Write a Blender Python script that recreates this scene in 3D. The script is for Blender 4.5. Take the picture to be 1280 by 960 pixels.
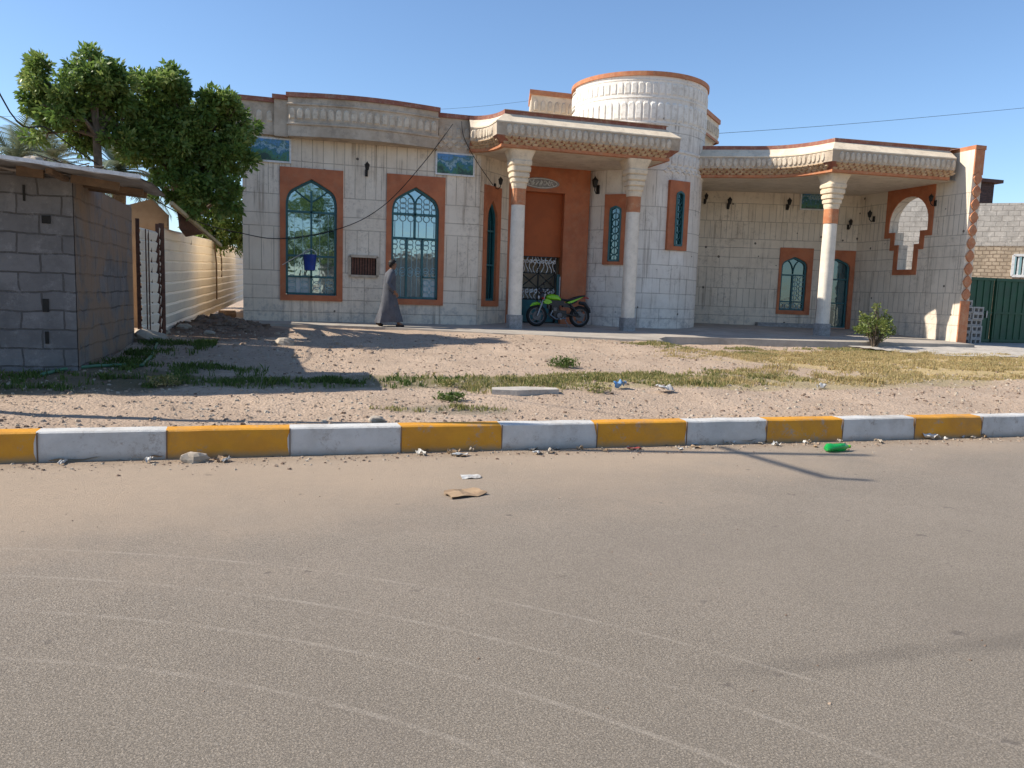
import bpy, bmesh, math, random
from mathutils import Vector, Matrix, noise
random.seed(7)
R = math.radians
sc = bpy.context.scene
for o in list(bpy.data.objects): bpy.data.objects.remove(o)
COL = sc.collection

# ------------------------------------------------------------------ camera
YAW, PITCH, ROLL, EYE = R(16.5), R(6.7), R(1.9), 1.6
fw = Vector((math.sin(YAW)*math.cos(PITCH), math.cos(YAW)*math.cos(PITCH), -math.sin(PITCH)))
r0 = Vector((math.cos(YAW), -math.sin(YAW), 0)); u0 = r0.cross(fw)
rt = math.cos(ROLL)*r0 + math.sin(ROLL)*u0; up = math.cos(ROLL)*u0 - math.sin(ROLL)*r0
cam = bpy.data.cameras.new('camera'); co = bpy.data.objects.new('camera', cam); COL.objects.link(co)
m = Matrix((rt, up, -fw)).transposed().to_4x4(); m.translation = (0, 0, EYE); co.matrix_world = m
cam.sensor_width = 36; cam.lens = 960/1280*36; cam.clip_end = 2000; cam.clip_start = .05
sc.camera = co
# ------------------------------------------------------------------ sky, sun, exposure
SUN_AZ, SUN_EL = R(12), R(40.5)     # the sun stands to the left, a little behind the facade
sun_from = Vector((-math.cos(SUN_AZ)*math.cos(SUN_EL), math.sin(SUN_AZ)*math.cos(SUN_EL), math.sin(SUN_EL)))
wd = bpy.data.worlds.new('World'); sc.world = wd; wd.use_nodes = True
nt = wd.node_tree; nt.nodes.clear()
sky = nt.nodes.new('ShaderNodeTexSky'); sky.sky_type = 'NISHITA'; sky.sun_disc = False
sky.sun_elevation = SUN_EL; sky.sun_rotation = math.atan2(sun_from.x, sun_from.y)
sky.air_density = 1.0; sky.dust_density = 0.25; sky.ozone_density = 5.0
bg = nt.nodes.new('ShaderNodeBackground'); bg.inputs[1].default_value = .13
wo = nt.nodes.new('ShaderNodeOutputWorld')
nt.links.new(sky.outputs[0], bg.inputs[0]); nt.links.new(bg.outputs[0], wo.inputs[0])
sl = bpy.data.lights.new('sun', 'SUN'); sl.energy = 5.0; sl.angle = R(.55); sl.color = (1, .93, .82)
so = bpy.data.objects.new('sun', sl); COL.objects.link(so)
so.rotation_euler = sun_from.to_track_quat('Z', 'Y').to_euler()
sc.view_settings.view_transform = 'Standard'; sc.view_settings.look = 'None'
sc.view_settings.exposure = .5; sc.view_settings.gamma = 1

# ------------------------------------------------------------------ pixel -> place (measuring the photograph)
def ray(x, y): return fw + rt*((x-640)/960) - up*((y-480)/960)
def atZ(x, y, z): d = ray(x, y); return Vector((0, 0, EYE)) + d*((z-EYE)/d.z)
def atY(x, y, Y): d = ray(x, y); return Vector((0, 0, EYE)) + d*(Y/d.y)
def atX(x, y, X): d = ray(x, y); return Vector((0, 0, EYE)) + d*(X/d.x)
def sstep(a, b, x):
    t = min(max((x-a)/(b-a), 0), 1); return t*t*(3-2*t)
def gh(X, Y):                       # height of the yard
    h = .24 + .36*min(max((Y-8)/10, 0), 1)
    h -= .17*sstep(8.6, 9.6, X)*(1-sstep(16, 18, X))*sstep(13, 16.5, Y)*(1-sstep(19, 22, Y))
    h -= .10*sstep(16, 19, X)*sstep(12, 16, Y)
    h +=   .26*math.exp(-((X+1.45)/.75)**2-((Y-18.6)/1.1)**2)*(1+.5*noise.noise(Vector((X*2.5, Y*2.5, 2))))
    n = noise.noise(Vector((X*.55, Y*.55, 0)))*.05 + noise.noise(Vector((X*1.7, Y*1.7, 4)))*.025
    n += noise.noise(Vector((X*5, Y*5, 9)))*.012
    return h + n*sstep(7.75, 8.6, Y)
def onG(x, y):
    z = .4
    for i in range(50):
        p = atZ(x, y, z); z = .6*z + .4*gh(p.x, p.y)
    return Vector((p.x, p.y, gh(p.x, p.y)))

# ------------------------------------------------------------------ materials
MATS = {}
class NT:
    def __init__(s, name):
        s.m = bpy.data.materials.new(name); s.m.use_nodes = True; s.t = s.m.node_tree
        s.b = s.t.nodes['Principled BSDF']; s.out = s.t.nodes['Material Output']
    def n(s, typ, **k):
        q = s.t.nodes.new('ShaderNode'+typ)
        for a, v in k.items(): setattr(q, a, v)
        return q
    def put(s, sock, v):
        if isinstance(v, bpy.types.NodeSocket): s.t.links.new(v, sock)
        elif isinstance(v, tuple) and len(v) == 3 and sock.type == 'RGBA': sock.default_value = (*v, 1)
        else: sock.default_value = v
    def math(s, op, a, b=0., c=0., clamp=False):
        q = s.n('Math', operation=op, use_clamp=clamp)
        for i, v in enumerate((a, b, c)): s.put(q.inputs[i], v)
        return q.outputs[0]
    def mix(s, f, a, b, mode='MIX'):
        q = s.n('MixRGB', blend_type=mode)
        s.put(q.inputs[0], f); s.put(q.inputs[1], a); s.put(q.inputs[2], b); return q.outputs[0]
    def coords(s, kind='Object'):
        return s.n('TexCoord').outputs[kind]
    def noise(s, vec, scale, detail=4, rough=.55, dist=0):
        q = s.n('TexNoise'); s.put(q.inputs['Vector'], vec); q.inputs['Scale'].default_value = scale
        q.inputs['Detail'].default_value = detail; q.inputs['Roughness'].default_value = rough; q.inputs['Distortion'].default_value = dist
        return q.outputs[0]
    def ramp(s, f, *stops, interp='LINEAR'):
        q = s.n('ValToRGB'); s.put(q.inputs[0], f); e = q.color_ramp; e.interpolation = interp
        while len(e.elements) < len(stops): e.elements.new(.5)
        for el, (p, c) in zip(e.elements, stops):
            el.position = p; el.color = (*c, 1) if isinstance(c, tuple) else (c, c, c, 1)
        return q.outputs[0]
    def step(s, f, a, b):
        q = s.n('MapRange', interpolation_type='SMOOTHSTEP'); s.put(q.inputs[0], f)
        s.put(q.inputs[1], a); s.put(q.inputs[2], b); return q.outputs[0]
    def bump(s, h, strength=.5, dist=.02):
        q = s.n('Bump'); q.inputs['Strength'].default_value = strength; q.inputs['Distance'].default_value = dist
        s.put(q.inputs['Height'], h); s.put(s.b.inputs['Normal'], q.outputs[0])
    def done(s, col, rough=.85, metal=0, spec=.3):
        s.put(s.b.inputs['Base Color'], col); s.put(s.b.inputs['Roughness'], rough)
        s.b.inputs['Metallic'].default_value = metal; s.b.inputs['Specular IOR Level'].default_value = spec
        MATS[s.m.name] = s.m; return s.m
def simple(name, c, c2=None, scale=6, rough=.8, metal=0, bump=.3, bscale=40, spec=.3, dirt=0, dirtc=(.12, .10, .08)):
    t = NT(name); v = t.coords()
    c2 = c2 or tuple(x*.75 for x in c)
    col = t.mix(t.step(t.noise(v, scale, 6, .65), .35, .65), c, c2)
    if dirt: col = t.mix(t.math('MULTIPLY', t.step(t.noise(v, scale*2.3, 9, .8), .47, .64), dirt), col, dirtc)
    if bump: t.bump(t.noise(v, bscale, 5, .6), bump, .01)
    return t.done(col, rough, metal, spec)

simple('orange stone', (.48, .155, .066), (.37, .115, .05), 2.2, .6, bump=.15, dirt=.35, dirtc=(.40, .20, .11))
simple('panel brown', (.40, .095, .022), (.33, .08, .02), 2, .55, bump=.1)
simple('cream stone', (.76, .63, .46), (.66, .54, .39), 2.5, .75, dirt=.4, dirtc=(.36, .30, .23))
simple('pale relief', (.56, .46, .35), (.42, .33, .24), 1.5, .85, dirt=.6, dirtc=(.26, .21, .165))
simple('tower relief', (.82, .77, .69), (.70, .645, .565), 2.5, .85, dirt=.5, dirtc=(.40, .33, .26))
simple('carved arch', (.67, .57, .44), (.54, .45, .34), 3.0, .85, dirt=.6, dirtc=(.34, .25, .175))  # raised arches lightened in colour so the carving reads in shade
simple('scale relief', (.58, .43, .28), (.42, .27, .15), 5, .85, dirt=.7, dirtc=(.25, .19, .13))
simple('red band', (.30, .115, .075), (.23, .085, .06), 3, .7, dirt=.6, dirtc=(.40, .27, .19))
simple('terracotta band', (.50, .20, .09), (.41, .15, .07), 3, .7, dirt=.5, dirtc=(.50, .33, .20))
simple('soffit plaster', (.66, .57, .46), (.57, .49, .39), 1.6, .9, dirt=.4, dirtc=(.32, .25, .18))
simple('pillar stone', (.76, .68, .57), (.68, .605, .50), 3, .6, bump=.1, dirt=.3, dirtc=(.4, .36, .3))
simple('plinth stone', (.34, .33, .32), (.25, .245, .24), 9, .8, dirt=.5)
simple('teal metal', (.015, .115, .125), (.02, .09, .10), 8, .45, bump=.05, spec=.5)
simple('pale teal', (.34, .50, .52), (.28, .43, .45), 8, .5, bump=.05)
simple('white paint', (.72, .72, .70), (.6, .6, .58), 8, .6, bump=.1, dirt=.3)
simple('black iron', (.015, .014, .013), (.02, .018, .015), 9, .5, bump=.05)
simple('dark interior', (.03, .028, .025), None, 4, .9)
simple('beige interior', (.50, .40, .28), (.42, .34, .24), 4, .9)
simple('grille brown', (.16, .07, .045), (.10, .045, .03), 14, .6)
simple('slab concrete', (.42, .37, .31), (.33, .295, .25), 1.2, .9, dirt=.45, dirtc=(.24, .20, .16))
simple('old concrete', (.50, .45, .385), (.40, .36, .31), 2.5, .9, dirt=.4)
simple('rough mud', (.36, .245, .15), (.29, .19, .115), 2, .95, bump=.6, bscale=15)
simple('timber', (.22, .145, .09), (.15, .10, .065), 5, .85, bump=.4, dirt=.4)
simple('twig wood', (.50, .40, .23), (.38, .29, .17), 5, .85, bump=.4)
simple('rust', (.12, .055, .035), (.07, .035, .025), 12, .85, bump=.3)
simple('roof sheet', (.42, .42, .42), (.33, .32, .31), 3, .5, metal=.4, dirt=.4, dirtc=(.2, .13, .09))
simple('bark', (.15, .115, .085), (.09, .07, .05), 8, .95, bump=.6, bscale=25)
simple('palm bark', (.16, .11, .07), (.10, .07, .045), 14, .95, bump=.8, bscale=25)
simple('green gate', (.008, .075, .032), (.01, .058, .027), 3, .5, bump=.05, spec=.45)
simple('bike green', (.20, .50, .01), (.17, .44, .01), 5, .25, bump=0, spec=.6)
simple('bike black', (.012, .012, .014), (.02, .02, .022), 9, .45, bump=.05, spec=.5)
simple('rubber', (.014, .014, .014), (.022, .021, .02), 20, .85)
simple('metal grey', (.30, .30, .31), (.2, .2, .21), 9, .35, metal=.8, bump=0)
simple('skin', (.27, .135, .075), (.23, .115, .065), 6, .55, bump=.05)
simple('hair', (.012, .010, .009), (.02, .015, .012), 30, .6)
simple('robe cloth', (.108, .111, .126), (.082, .085, .098), 5, .85, bump=.3, bscale=120)
simple('leather', (.045, .025, .018), (.03, .018, .014), 9, .6)
simple('stone pale', (.44, .37, .29), (.32, .27, .21), 5, .95, bump=.6, bscale=18)
simple('litter white', (.62, .60, .55), (.48, .44, .39), 12, .8, dirt=.4)
simple('litter card', (.36, .25, .15), (.30, .20, .12), 9, .9)
simple('litter blue', (.10, .25, .45), (.3, .4, .5), 12, .6)
simple('litter red', (.42, .07, .05), (.3, .1, .08), 12, .6)
simple('hose green', (.10, .22, .13), (.08, .17, .10), 5, .5)
simple('bucket blue', (.015, .05, .26), (.012, .04, .2), 5, .4, bump=0)
simple('cable black', (.012, .012, .012), None, 5, .6, bump=0)
simple('block grey', (.40, .385, .36), (.31, .30, .285), 6, .95, bump=.5, bscale=60, dirt=.3)
simple('alloy dark', (.13, .13, .14), (.09, .09, .10), 9, .4, metal=.6, bump=0)
simple('headlamp', (.7, .72, .75), None, 5, .1, bump=0)
simple('tail red', (.4, .02, .02), None, 5, .3, bump=0)
simple('pebble tan', (.38, .285, .205), (.30, .22, .16), 5, .95)
simple('soil dark', (.15, .10, .07), (.2, .14, .10), 5, .95, bump=.5)

# glass: coated pane that mirrors the street
t = NT('mirror glass'); v = t.coords()
gl = t.n('BsdfGlossy'); gl.inputs['Color'].default_value = (.50, .62, .66, 1); gl.inputs['Roughness'].default_value = .03
df = t.n('BsdfDiffuse'); df.inputs['Color'].default_value = (.02, .05, .06, 1)
bp = t.n('Bump'); bp.inputs['Strength'].default_value = .04; bp.inputs['Distance'].default_value = .05
t.t.links.new(t.noise(v, 3.5, 2), bp.inputs['Height']); t.t.links.new(bp.outputs[0], gl.inputs['Normal'])
mx = t.n('MixShader'); mx.inputs[0].default_value = .62
t.t.links.new(df.outputs[0], mx.inputs[1]); t.t.links.new(gl.outputs[0], mx.inputs[2]); t.t.links.new(mx.outputs[0], t.out.inputs[0])
MATS['mirror glass'] = t.m
m2 = MATS['mirror glass'].copy(); m2.name = 'dark glass'; MATS['dark glass'] = m2
for n_ in m2.node_tree.nodes:
    if n_.type == 'MIX_SHADER': n_.inputs[0].default_value = .22
    if n_.type == 'BSDF_DIFFUSE': n_.inputs[0].default_value = (.012, .06, .065, 1)
t = NT('frosted pane'); v = t.coords()
t.done(t.mix(t.noise(v, 14, 4), (.34, .42, .46), (.50, .52, .50)), .35, 0, .5)

def wall_mat(name, zl, vb, base=(.80, .70, .565), base2=(.70, .60, .475)):
    """stone cladding: bed joints at the heights zl, upright joints in the bands vb = (z0, z1, period, offset)"""
    t = NT(name); uv = t.coords('UV'); s = t.n('SeparateXYZ'); t.put(s.inputs[0], uv); u, z = s.outputs[0], s.outputs[1]
    wob = t.math('MULTIPLY', t.math('SUBTRACT', t.noise(uv, 1.3, 2), .5), .03)
    zz = t.math('ADD', z, wob)
    g = None
    for q in zl:
        c = t.math('COMPARE', zz, q, .011); g = c if g is None else t.math('MAXIMUM', g, c)
    cell = None
    for (a, b, p, o) in vb:
        f = t.math('FRACT', t.math('DIVIDE', t.math('ADD', u, 50+o), p))
        c = t.math('COMPARE', f, .5, .010/p)
        mk = t.math('MULTIPLY', t.math('GREATER_THAN', zz, a), t.math('LESS_THAN', zz, b))
        g = t.math('MAXIMUM', g, t.math('MULTIPLY', c, mk))
        ci = t.math('MULTIPLY', t.math('ADD', t.math('FLOOR', t.math('ADD', t.math('DIVIDE', t.math('ADD', u, 50+o), p), .5)), a*37.7), mk)
        cell = ci if cell is None else t.math('ADD', cell, ci)
    wn = t.n('TexWhiteNoise', noise_dimensions='1D'); t.put(wn.inputs['W'], cell)
    v = t.coords()
    col = t.mix(t.step(t.noise(v, 1.1, 6, .7), .35, .68), base, base2)
    col = t.mix(t.math('MULTIPLY', wn.outputs[0], .26), col, (.56, .475, .37))
    streak = t.n('Mapping'); t.put(streak.inputs[0], v); streak.inputs['Scale'].default_value = (2.6, 2.6, .35)
    st = t.step(t.noise(streak.outputs[0], 2.0, 7, .75), .53, .75)
    col = t.mix(t.math('MULTIPLY', st, .5), col, (.38, .30, .225))
    drip = t.n('Mapping'); t.put(drip.inputs[0], v); drip.inputs['Scale'].default_value = (7, 7, .22)
    dr = t.math('MULTIPLY', t.step(t.noise(drip.outputs[0], 1.0, 7, .75), .51, .64), t.step(t.noise(v, .8, 4), .42, .56))
    col = t.mix(t.math('MULTIPLY', dr, .6), col, (.22, .165, .12))
    sm = t.math('MULTIPLY', t.step(t.noise(v, 5.5, 10, .88), .50, .62), t.step(t.noise(v, .7, 3, .5), .42, .60))
    col = t.mix(t.math('MULTIPLY', sm, .55), col, (.25, .20, .16))
    splash = t.math('MULTIPLY', t.step(t.noise(v, 3.4, 8, .8), .46, .66), t.step(z, 1.75, .75))
    col = t.mix(t.math('MULTIPLY', splash, .7), col, (.27, .265, .26))
    pk = t.n('TexVoronoi'); t.put(pk.inputs['Vector'], v); pk.inputs['Scale'].default_value = 2.3
    pd = t.math('ADD', pk.outputs['Distance'], t.math('MULTIPLY', t.noise(v, 9, 3), .09))
    pock = t.math('MULTIPLY', t.math('LESS_THAN', pd, .135), t.math('GREATER_THAN', t.noise(v, .9, 2), .5))
    col = t.mix(t.math('MULTIPLY', pock, .85), col, (.05, .038, .03))
    gb = t.math('MULTIPLY', g, t.math('ADD', -.05, t.math('MULTIPLY', t.noise(v, 2.1, 5, .7), 1.1)), clamp=True)
    col = t.mix(gb, col, (.20, .155, .115))
    h = t.math('SUBTRACT', t.math('MULTIPLY', t.noise(v, 30, 5, .7), .12), t.math('ADD', g, pock)); t.bump(h, .55, .015)
    return t.done(col, .75, 0, .3)
wall_mat('facade cladding', (4.78, 3.93, 3.45, 3.12, 2.0, 1.62, 1.28, .95), ((3.93, 9, .27, 0), (2.0, 3.12, .30, .1), (3.12, 3.93, 2.7, .3), (.3, 2.0, 3.1, 1.2)))
wall_mat('tower cladding', (6.45, 5.35, 4.3, 3.6, 3.05, 2.6, 2.2, 1.75, 1.3, 1.0), ((2.6, 3.05, .6, 0), (3.6, 4.3, .45, 0), (1.75, 2.2, .55, .2), (2.2, 2.6, .8, .2), (.4, 1.3, .7, .1), (4.3, 5.35, .5, .1), (5.35, 9, 40, 0)),
         (.83, .775, .695), (.72, .66, .58))
wall_mat('veranda cladding', (4.95, 4.35, 3.75, 3.45, 3.12, 2.75, 2.05, 1.4, 1.1), ((4.35, 4.95, .24, 0), (3.75, 4.35, .19, .1), (2.05, 2.75, .28, .1), (1.4, 2.05, .22, .2), (2.75, 3.75, 3.3, 0), (.3, 1.4, 2.9, .4)),
         (.77, .665, .53), (.68, .58, .455))

def block_mat(name, c1, c2, mort, bw, bh, brown=0., msize=.012, bump=.8):
    t = NT(name); uv = t.coords('UV'); v = t.coords()
    wv = t.n('MixRGB', blend_type='ADD'); wv.inputs[0].default_value = .09
    t.put(wv.inputs[1], uv); nz = t.n('TexNoise'); nz.inputs['Scale'].default_value = 2.2; nz.inputs['Detail'].default_value = 6; t.put(nz.inputs['Vector'], uv); t.put(wv.inputs[2], nz.outputs[1])
    b = t.n('TexBrick'); t.put(b.inputs['Vector'], wv.outputs[0]); b.inputs['Scale'].default_value = 1
    b.inputs['Brick Width'].default_value = bw; b.inputs['Row Height'].default_value = bh; b.inputs['Mortar Size'].default_value = msize
    b.inputs['Mortar Smooth'].default_value = .25; b.inputs['Bias'].default_value = -.1
    b.inputs['Color1'].default_value = (*c1, 1); b.inputs['Color2'].default_value = (*c2, 1); b.inputs['Mortar'].default_value = (*mort, 1)
    col = b.outputs[0]
    col = t.mix(t.math('MULTIPLY', t.step(t.noise(v, 1.6, 8, .8), .42, .64), .6), col, tuple(x*.55 for x in c1))
    sp = t.step(t.noise(v, 3.1, 9, .85), .52, .62); col = t.mix(t.math('MULTIPLY', sp, .5), col, tuple(min(1, x*1.45) for x in c1))
    if brown: col = t.mix(t.math('MULTIPLY', t.step(t.noise(v, .9, 5, .7, .6), .38, .54), brown), col, (.27, .18, .115))
    h = t.math('ADD', t.math('MULTIPLY', b.outputs[1], -1), t.math('MULTIPLY', t.noise(v, 22, 6, .7), .55)); t.bump(h, bump, .02)
    return t.done(col, .95, 0, .15)
block_mat('shed blocks', (.215, .205, .20), (.165, .158, .155), (.10, .092, .086), .50, .245)
block_mat('shed side blocks', (.20, .18, .165), (.165, .15, .14), (.10, .088, .08), .50, .245, .8)
block_mat('far blocks', (.50, .455, .395), (.43, .39, .34), (.30, .27, .235), .42, .21)
block_mat('far rubble', (.54, .43, .31), (.40, .32, .23), (.24, .185, .13), .26, .15, .2, .022)
block_mat('chimney brick', (.14, .085, .07), (.11, .07, .06), (.08, .065, .06), .25, .08)

# ribbed white fence
t = NT('fence sheet'); v = t.coords(); s = t.n('SeparateXYZ'); t.put(s.inputs[0], v)
col = t.mix(t.step(t.noise(v, 1.5, 6, .7), .4, .7), (.86, .76, .60), (.78, .68, .54))
col = t.mix(t.math('MULTIPLY', t.step(t.noise(v, 6, 7, .8), .58, .72), .5), col, (.26, .19, .13))
t.bump(t.noise(v, 4, 3), .2, .02); t.done(col, .55, 0, .35)

# tile pictures: hazy garden scenes in glazed tile
t = NT('tile picture'); uv = t.coords('UV'); s = t.n('SeparateXYZ'); t.put(s.inputs[0], uv)
n1 = t.noise(t.coords(), 3.2, 7, .75); n2 = t.noise(t.coords(), 9, 6, .8)
col = t.ramp(t.math('ADD', s.outputs[1], t.math('MULTIPLY', t.math('SUBTRACT', n1, .5), 2.6)), (0, (.015, .04, .02)), (.22, (.05, .16, .06)), (.38, (.02, .12, .15)), (.5, (.04, .15, .26)), (.62, (.30, .42, .46)), (.75, (.05, .13, .10)), (1, (.08, .22, .45)))
col = t.mix(t.step(n2, .58, .68), col, (.02, .04, .02)); t.done(col, .2, 0, .5)

# ground
t = NT('yard soil'); v = t.coords(); s = t.n('SeparateXYZ'); t.put(s.inputs[0], v); x, y = s.outputs[0], s.outputs[1]
col = t.mix(t.step(t.noise(v, .8, 6, .7), .35, .65), (.50, .375, .275), (.41, .305, .222))
col = t.mix(t.math('MULTIPLY', t.step(t.noise(v, 13, 8, .85), .45, .68), .65), col, (.23, .17, .125))
vo = t.n('TexVoronoi'); t.put(vo.inputs['Vector'], v); vo.inputs['Scale'].default_value = 30
pb = t.math('LESS_THAN', vo.outputs['Distance'], .33)
col = t.mix(t.math('MULTIPLY', t.math('MULTIPLY', pb, t.step(t.noise(v, 2.2, 4), .45, .62)), .75), col, t.mix(vo.outputs['Color'], (.52, .44, .35), (.30, .23, .17)))
def blob(cx, cy, rx, ry):
    a = t.math('POWER', t.math('DIVIDE', t.math('SUBTRACT', x, cx), rx), 2.); b = t.math('POWER', t.math('DIVIDE', t.math('SUBTRACT', y, cy), ry), 2.)
    dd = t.math('ADD', t.math('ADD', a, b), t.math('MULTIPLY', t.math('SUBTRACT', t.noise(v, 1.1, 6, .7), .5), 2.2))
    return t.step(dd, 1.25, .55)
col = t.mix(t.math('MULTIPLY', blob(14, 13.3, 5.5, 2.6), .75), col, (.46, .345, .15))
col = t.mix(t.math('MULTIPLY', blob(6.5, 10.6, 5.5, .8), .6), col, (.30, .25, .12))
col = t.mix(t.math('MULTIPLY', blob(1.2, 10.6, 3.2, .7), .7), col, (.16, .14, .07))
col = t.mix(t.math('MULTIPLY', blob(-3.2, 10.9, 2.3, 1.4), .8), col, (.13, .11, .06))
col = t.mix(t.math('MULTIPLY', blob(-1.3, 17.8, 1.4, 2.2), .75), col, (.17, .105, .07))
col = t.mix(t.math('MULTIPLY', blob(1.9, 8.5, .7, .28), .6), col, (.19, .17, .12))
h = t.math('ADD', t.noise(v, 9, 8, .75), t.math('MULTIPLY', vo.outputs['Distance'], -.35)); t.bump(h, .8, .045)
t.done(col, .95, 0, .1)
t = NT('far soil'); v = t.coords(); t.done(t.mix(t.noise(v, .3, 5), (.36, .27, .19), (.30, .23, .16)), .95, 0, .1)

# road: worn chip-seal under dust
t = NT('road asphalt'); v = t.coords(); s = t.n('SeparateXYZ'); t.put(s.inputs[0], v); x, y = s.outputs[0], s.outputs[1]
fine = t.noise(v, 95, 3, .8); mid = t.noise(v, 1.0, 6, .7)
col = t.mix(t.step(mid, .3, .7), (.42, .345, .265), (.365, .30, .23))
vo = t.n('TexVoronoi'); t.put(vo.inputs['Vector'], v); vo.inputs['Scale'].default_value = 125
spk = t.step(t.noise(v, 120, 5, .9), .46, .60)
col = t.mix(t.math('MULTIPLY', t.step(vo.outputs['Distance'], .30, .62), .42), col, (.085, .07, .056))
col = t.mix(t.math('MULTIPLY', spk, .72), col, (.085, .07, .056))
lsp = t.step(t.noise(v, 150, 4, .9), .55, .64); col = t.mix(t.math('MULTIPLY', lsp, .6), col, (.66, .57, .47))
bw = t.n('SeparateXYZ'); t.put(bw.inputs[0], vo.outputs['Color'])
col = t.mix(t.math('MULTIPLY', t.math('GREATER_THAN', bw.outputs[0], .86), .35), col, (.44, .38, .31))
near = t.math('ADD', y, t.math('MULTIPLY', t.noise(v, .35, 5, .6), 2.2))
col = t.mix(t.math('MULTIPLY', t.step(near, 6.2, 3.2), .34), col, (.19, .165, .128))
pat = t.step(t.noise(v, .55, 5, .6), .52, .62); col = t.mix(t.math('MULTIPLY', pat, .16), col, (.20, .165, .135))
# dust that gathers towards the kerb and lies in drifts at the left
dn = t.math('ADD', y, t.math('MULTIPLY', t.math('SUBTRACT', t.noise(v, .45, 6, .7), .5), 4.2))
dl = t.math('SUBTRACT', dn, t.math('MULTIPLY', x, .22))
dust = t.math('MULTIPLY', t.step(dl, 4.1, 6.8), t.math('ADD', .55, t.math('MULTIPLY', t.noise(v, 7, 6, .75), .6)), clamp=True)
col = t.mix(t.math('MULTIPLY', dust, .9), col, (.43, .325, .23))
gut = t.math('MULTIPLY', t.step(y, 7.05, 7.42), t.step(t.noise(v, 5, 6, .7), .3, .6))
col = t.mix(t.math('MULTIPLY', gut, .7), col, (.27, .20, .14))
for (cx, cy, rr, w) in ((-3.38, -1.775, 6.65, .012), (-3.12, -1.537, 5.915, .013), (-2.553, -.818, 4.59, .013), (-3.38, -1.775, 7.07, .011)):
    a = t.math('POWER', t.math('SUBTRACT', x, cx), 2.); b = t.math('POWER', t.math('SUBTRACT', y, cy), 2.)
    r_ = t.math('ABSOLUTE', t.math('SUBTRACT', t.math('SQRT', t.math('ADD', a, b)), rr))
    ln = t.math('MULTIPLY', t.step(r_, w*1.6, w*.5), t.step(t.noise(v, 2.0, 8, .8), .36, .66))
    col = t.mix(t.math('MULTIPLY', ln, .24), col, (.58, .50, .41))
oil = t.math('MULTIPLY', t.step(t.noise(v, 3.6, 4, .6), .665, .72), .6)
skid = t.math('MULTIPLY', t.math('MULTIPLY', t.step(t.math('ABSOLUTE', t.math('SUBTRACT', t.math('ADD', y, t.math('MULTIPLY', t.noise(v, .7, 3), .25)), 2.87)), .10, .02), t.step(x, 1.3, 2.4)), t.noise(v, 3, 4))
col = t.mix(t.math('MULTIPLY', skid, .5, clamp=True), col, (.10, .085, .07))
col = t.mix(oil, col, (.12, .10, .085))
t.bump(t.math('ADD', t.math('ADD', t.math('MULTIPLY', vo.outputs['Distance'], -.35), t.math('MULTIPLY', spk, -.4)), t.math('MULTIPLY', mid, .5)), .6, .009); t.done(col, .9, 0, .2)

def paint_mat(name, c, c2):
    t = NT(name); v = t.coords()
    col = t.mix(t.step(t.noise(v, 3, 6, .7), .35, .7), c, c2)
    worn = t.math('MULTIPLY', t.step(t.noise(v, 4.5, 10, .85), .54, .64), .85)
    col = t.mix(worn, col, (.34, .295, .25))
    s = t.n('SeparateXYZ'); t.put(s.inputs[0], v)
    low = t.math('MULTIPLY', t.step(t.math('ADD', s.outputs[2], t.math('MULTIPLY', t.noise(v, 6, 6, .7), .12)), .14, .05), .7)
    col = t.mix(low, col, (.30, .235, .17))
    gr_ = t.step(t.noise(v, 1.4, 7, .75), .5, .7); col = t.mix(t.math('MULTIPLY', gr_, .35), col, (.22, .17, .12))
    t.bump(t.noise(v, 18, 9, .8), .6, .014); return t.done(col, .7, 0, .3)
paint_mat('kerb white', (.60, .58, .54), (.50, .48, .44)); paint_mat('kerb yellow', (.66, .30, .025), (.56, .25, .03))

def leaf_mat(name, c1, c2, c3, rough=.5, trans=.25):
    t = NT(name); a = t.n('Attribute'); a.attribute_name = 'rnd'
    col = t.ramp(a.outputs['Fac'], (0, c1), (.6, c2), (1, c3))
    t.done(col, rough, 0, .4)
    tr = t.n('BsdfTranslucent'); t.put(tr.inputs[0], col)
    mx = t.n('MixShader'); mx.inputs[0].default_value = trans
    t.t.links.new(t.b.outputs[0], mx.inputs[1]); t.t.links.new(tr.outputs[0], mx.inputs[2]); t.t.links.new(mx.outputs[0], t.out.inputs[0])
    return t.m
leaf_mat('tree leaf', (.08, .145, .03), (.165, .25, .055), (.36, .41, .13), .42, .42)
leaf_mat('bush leaf', (.10, .15, .03), (.18, .22, .055), (.30, .32, .09), .5, .3)
leaf_mat('palm leaf', (.10, .13, .07), (.15, .18, .10), (.22, .24, .15), .5, .2)
leaf_mat('grass green', (.06, .11, .02), (.10, .155, .03), (.17, .20, .06), .7, .3)
leaf_mat('grass dry', (.42, .31, .14), (.54, .42, .21), (.32, .29, .11), .8, .3)
leaf_mat('grass mixed', (.12, .16, .04), (.30, .27, .10), (.50, .40, .19), .8, .3)
leaf_mat('twig dry', (.22, .16, .10), (.28, .21, .13), (.16, .11, .07), .9, 0)
t = NT('bottle plastic'); t.b.inputs['Transmission Weight'].default_value = .45; t.done((.02, .50, .10), .12, 0, .5)

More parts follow.
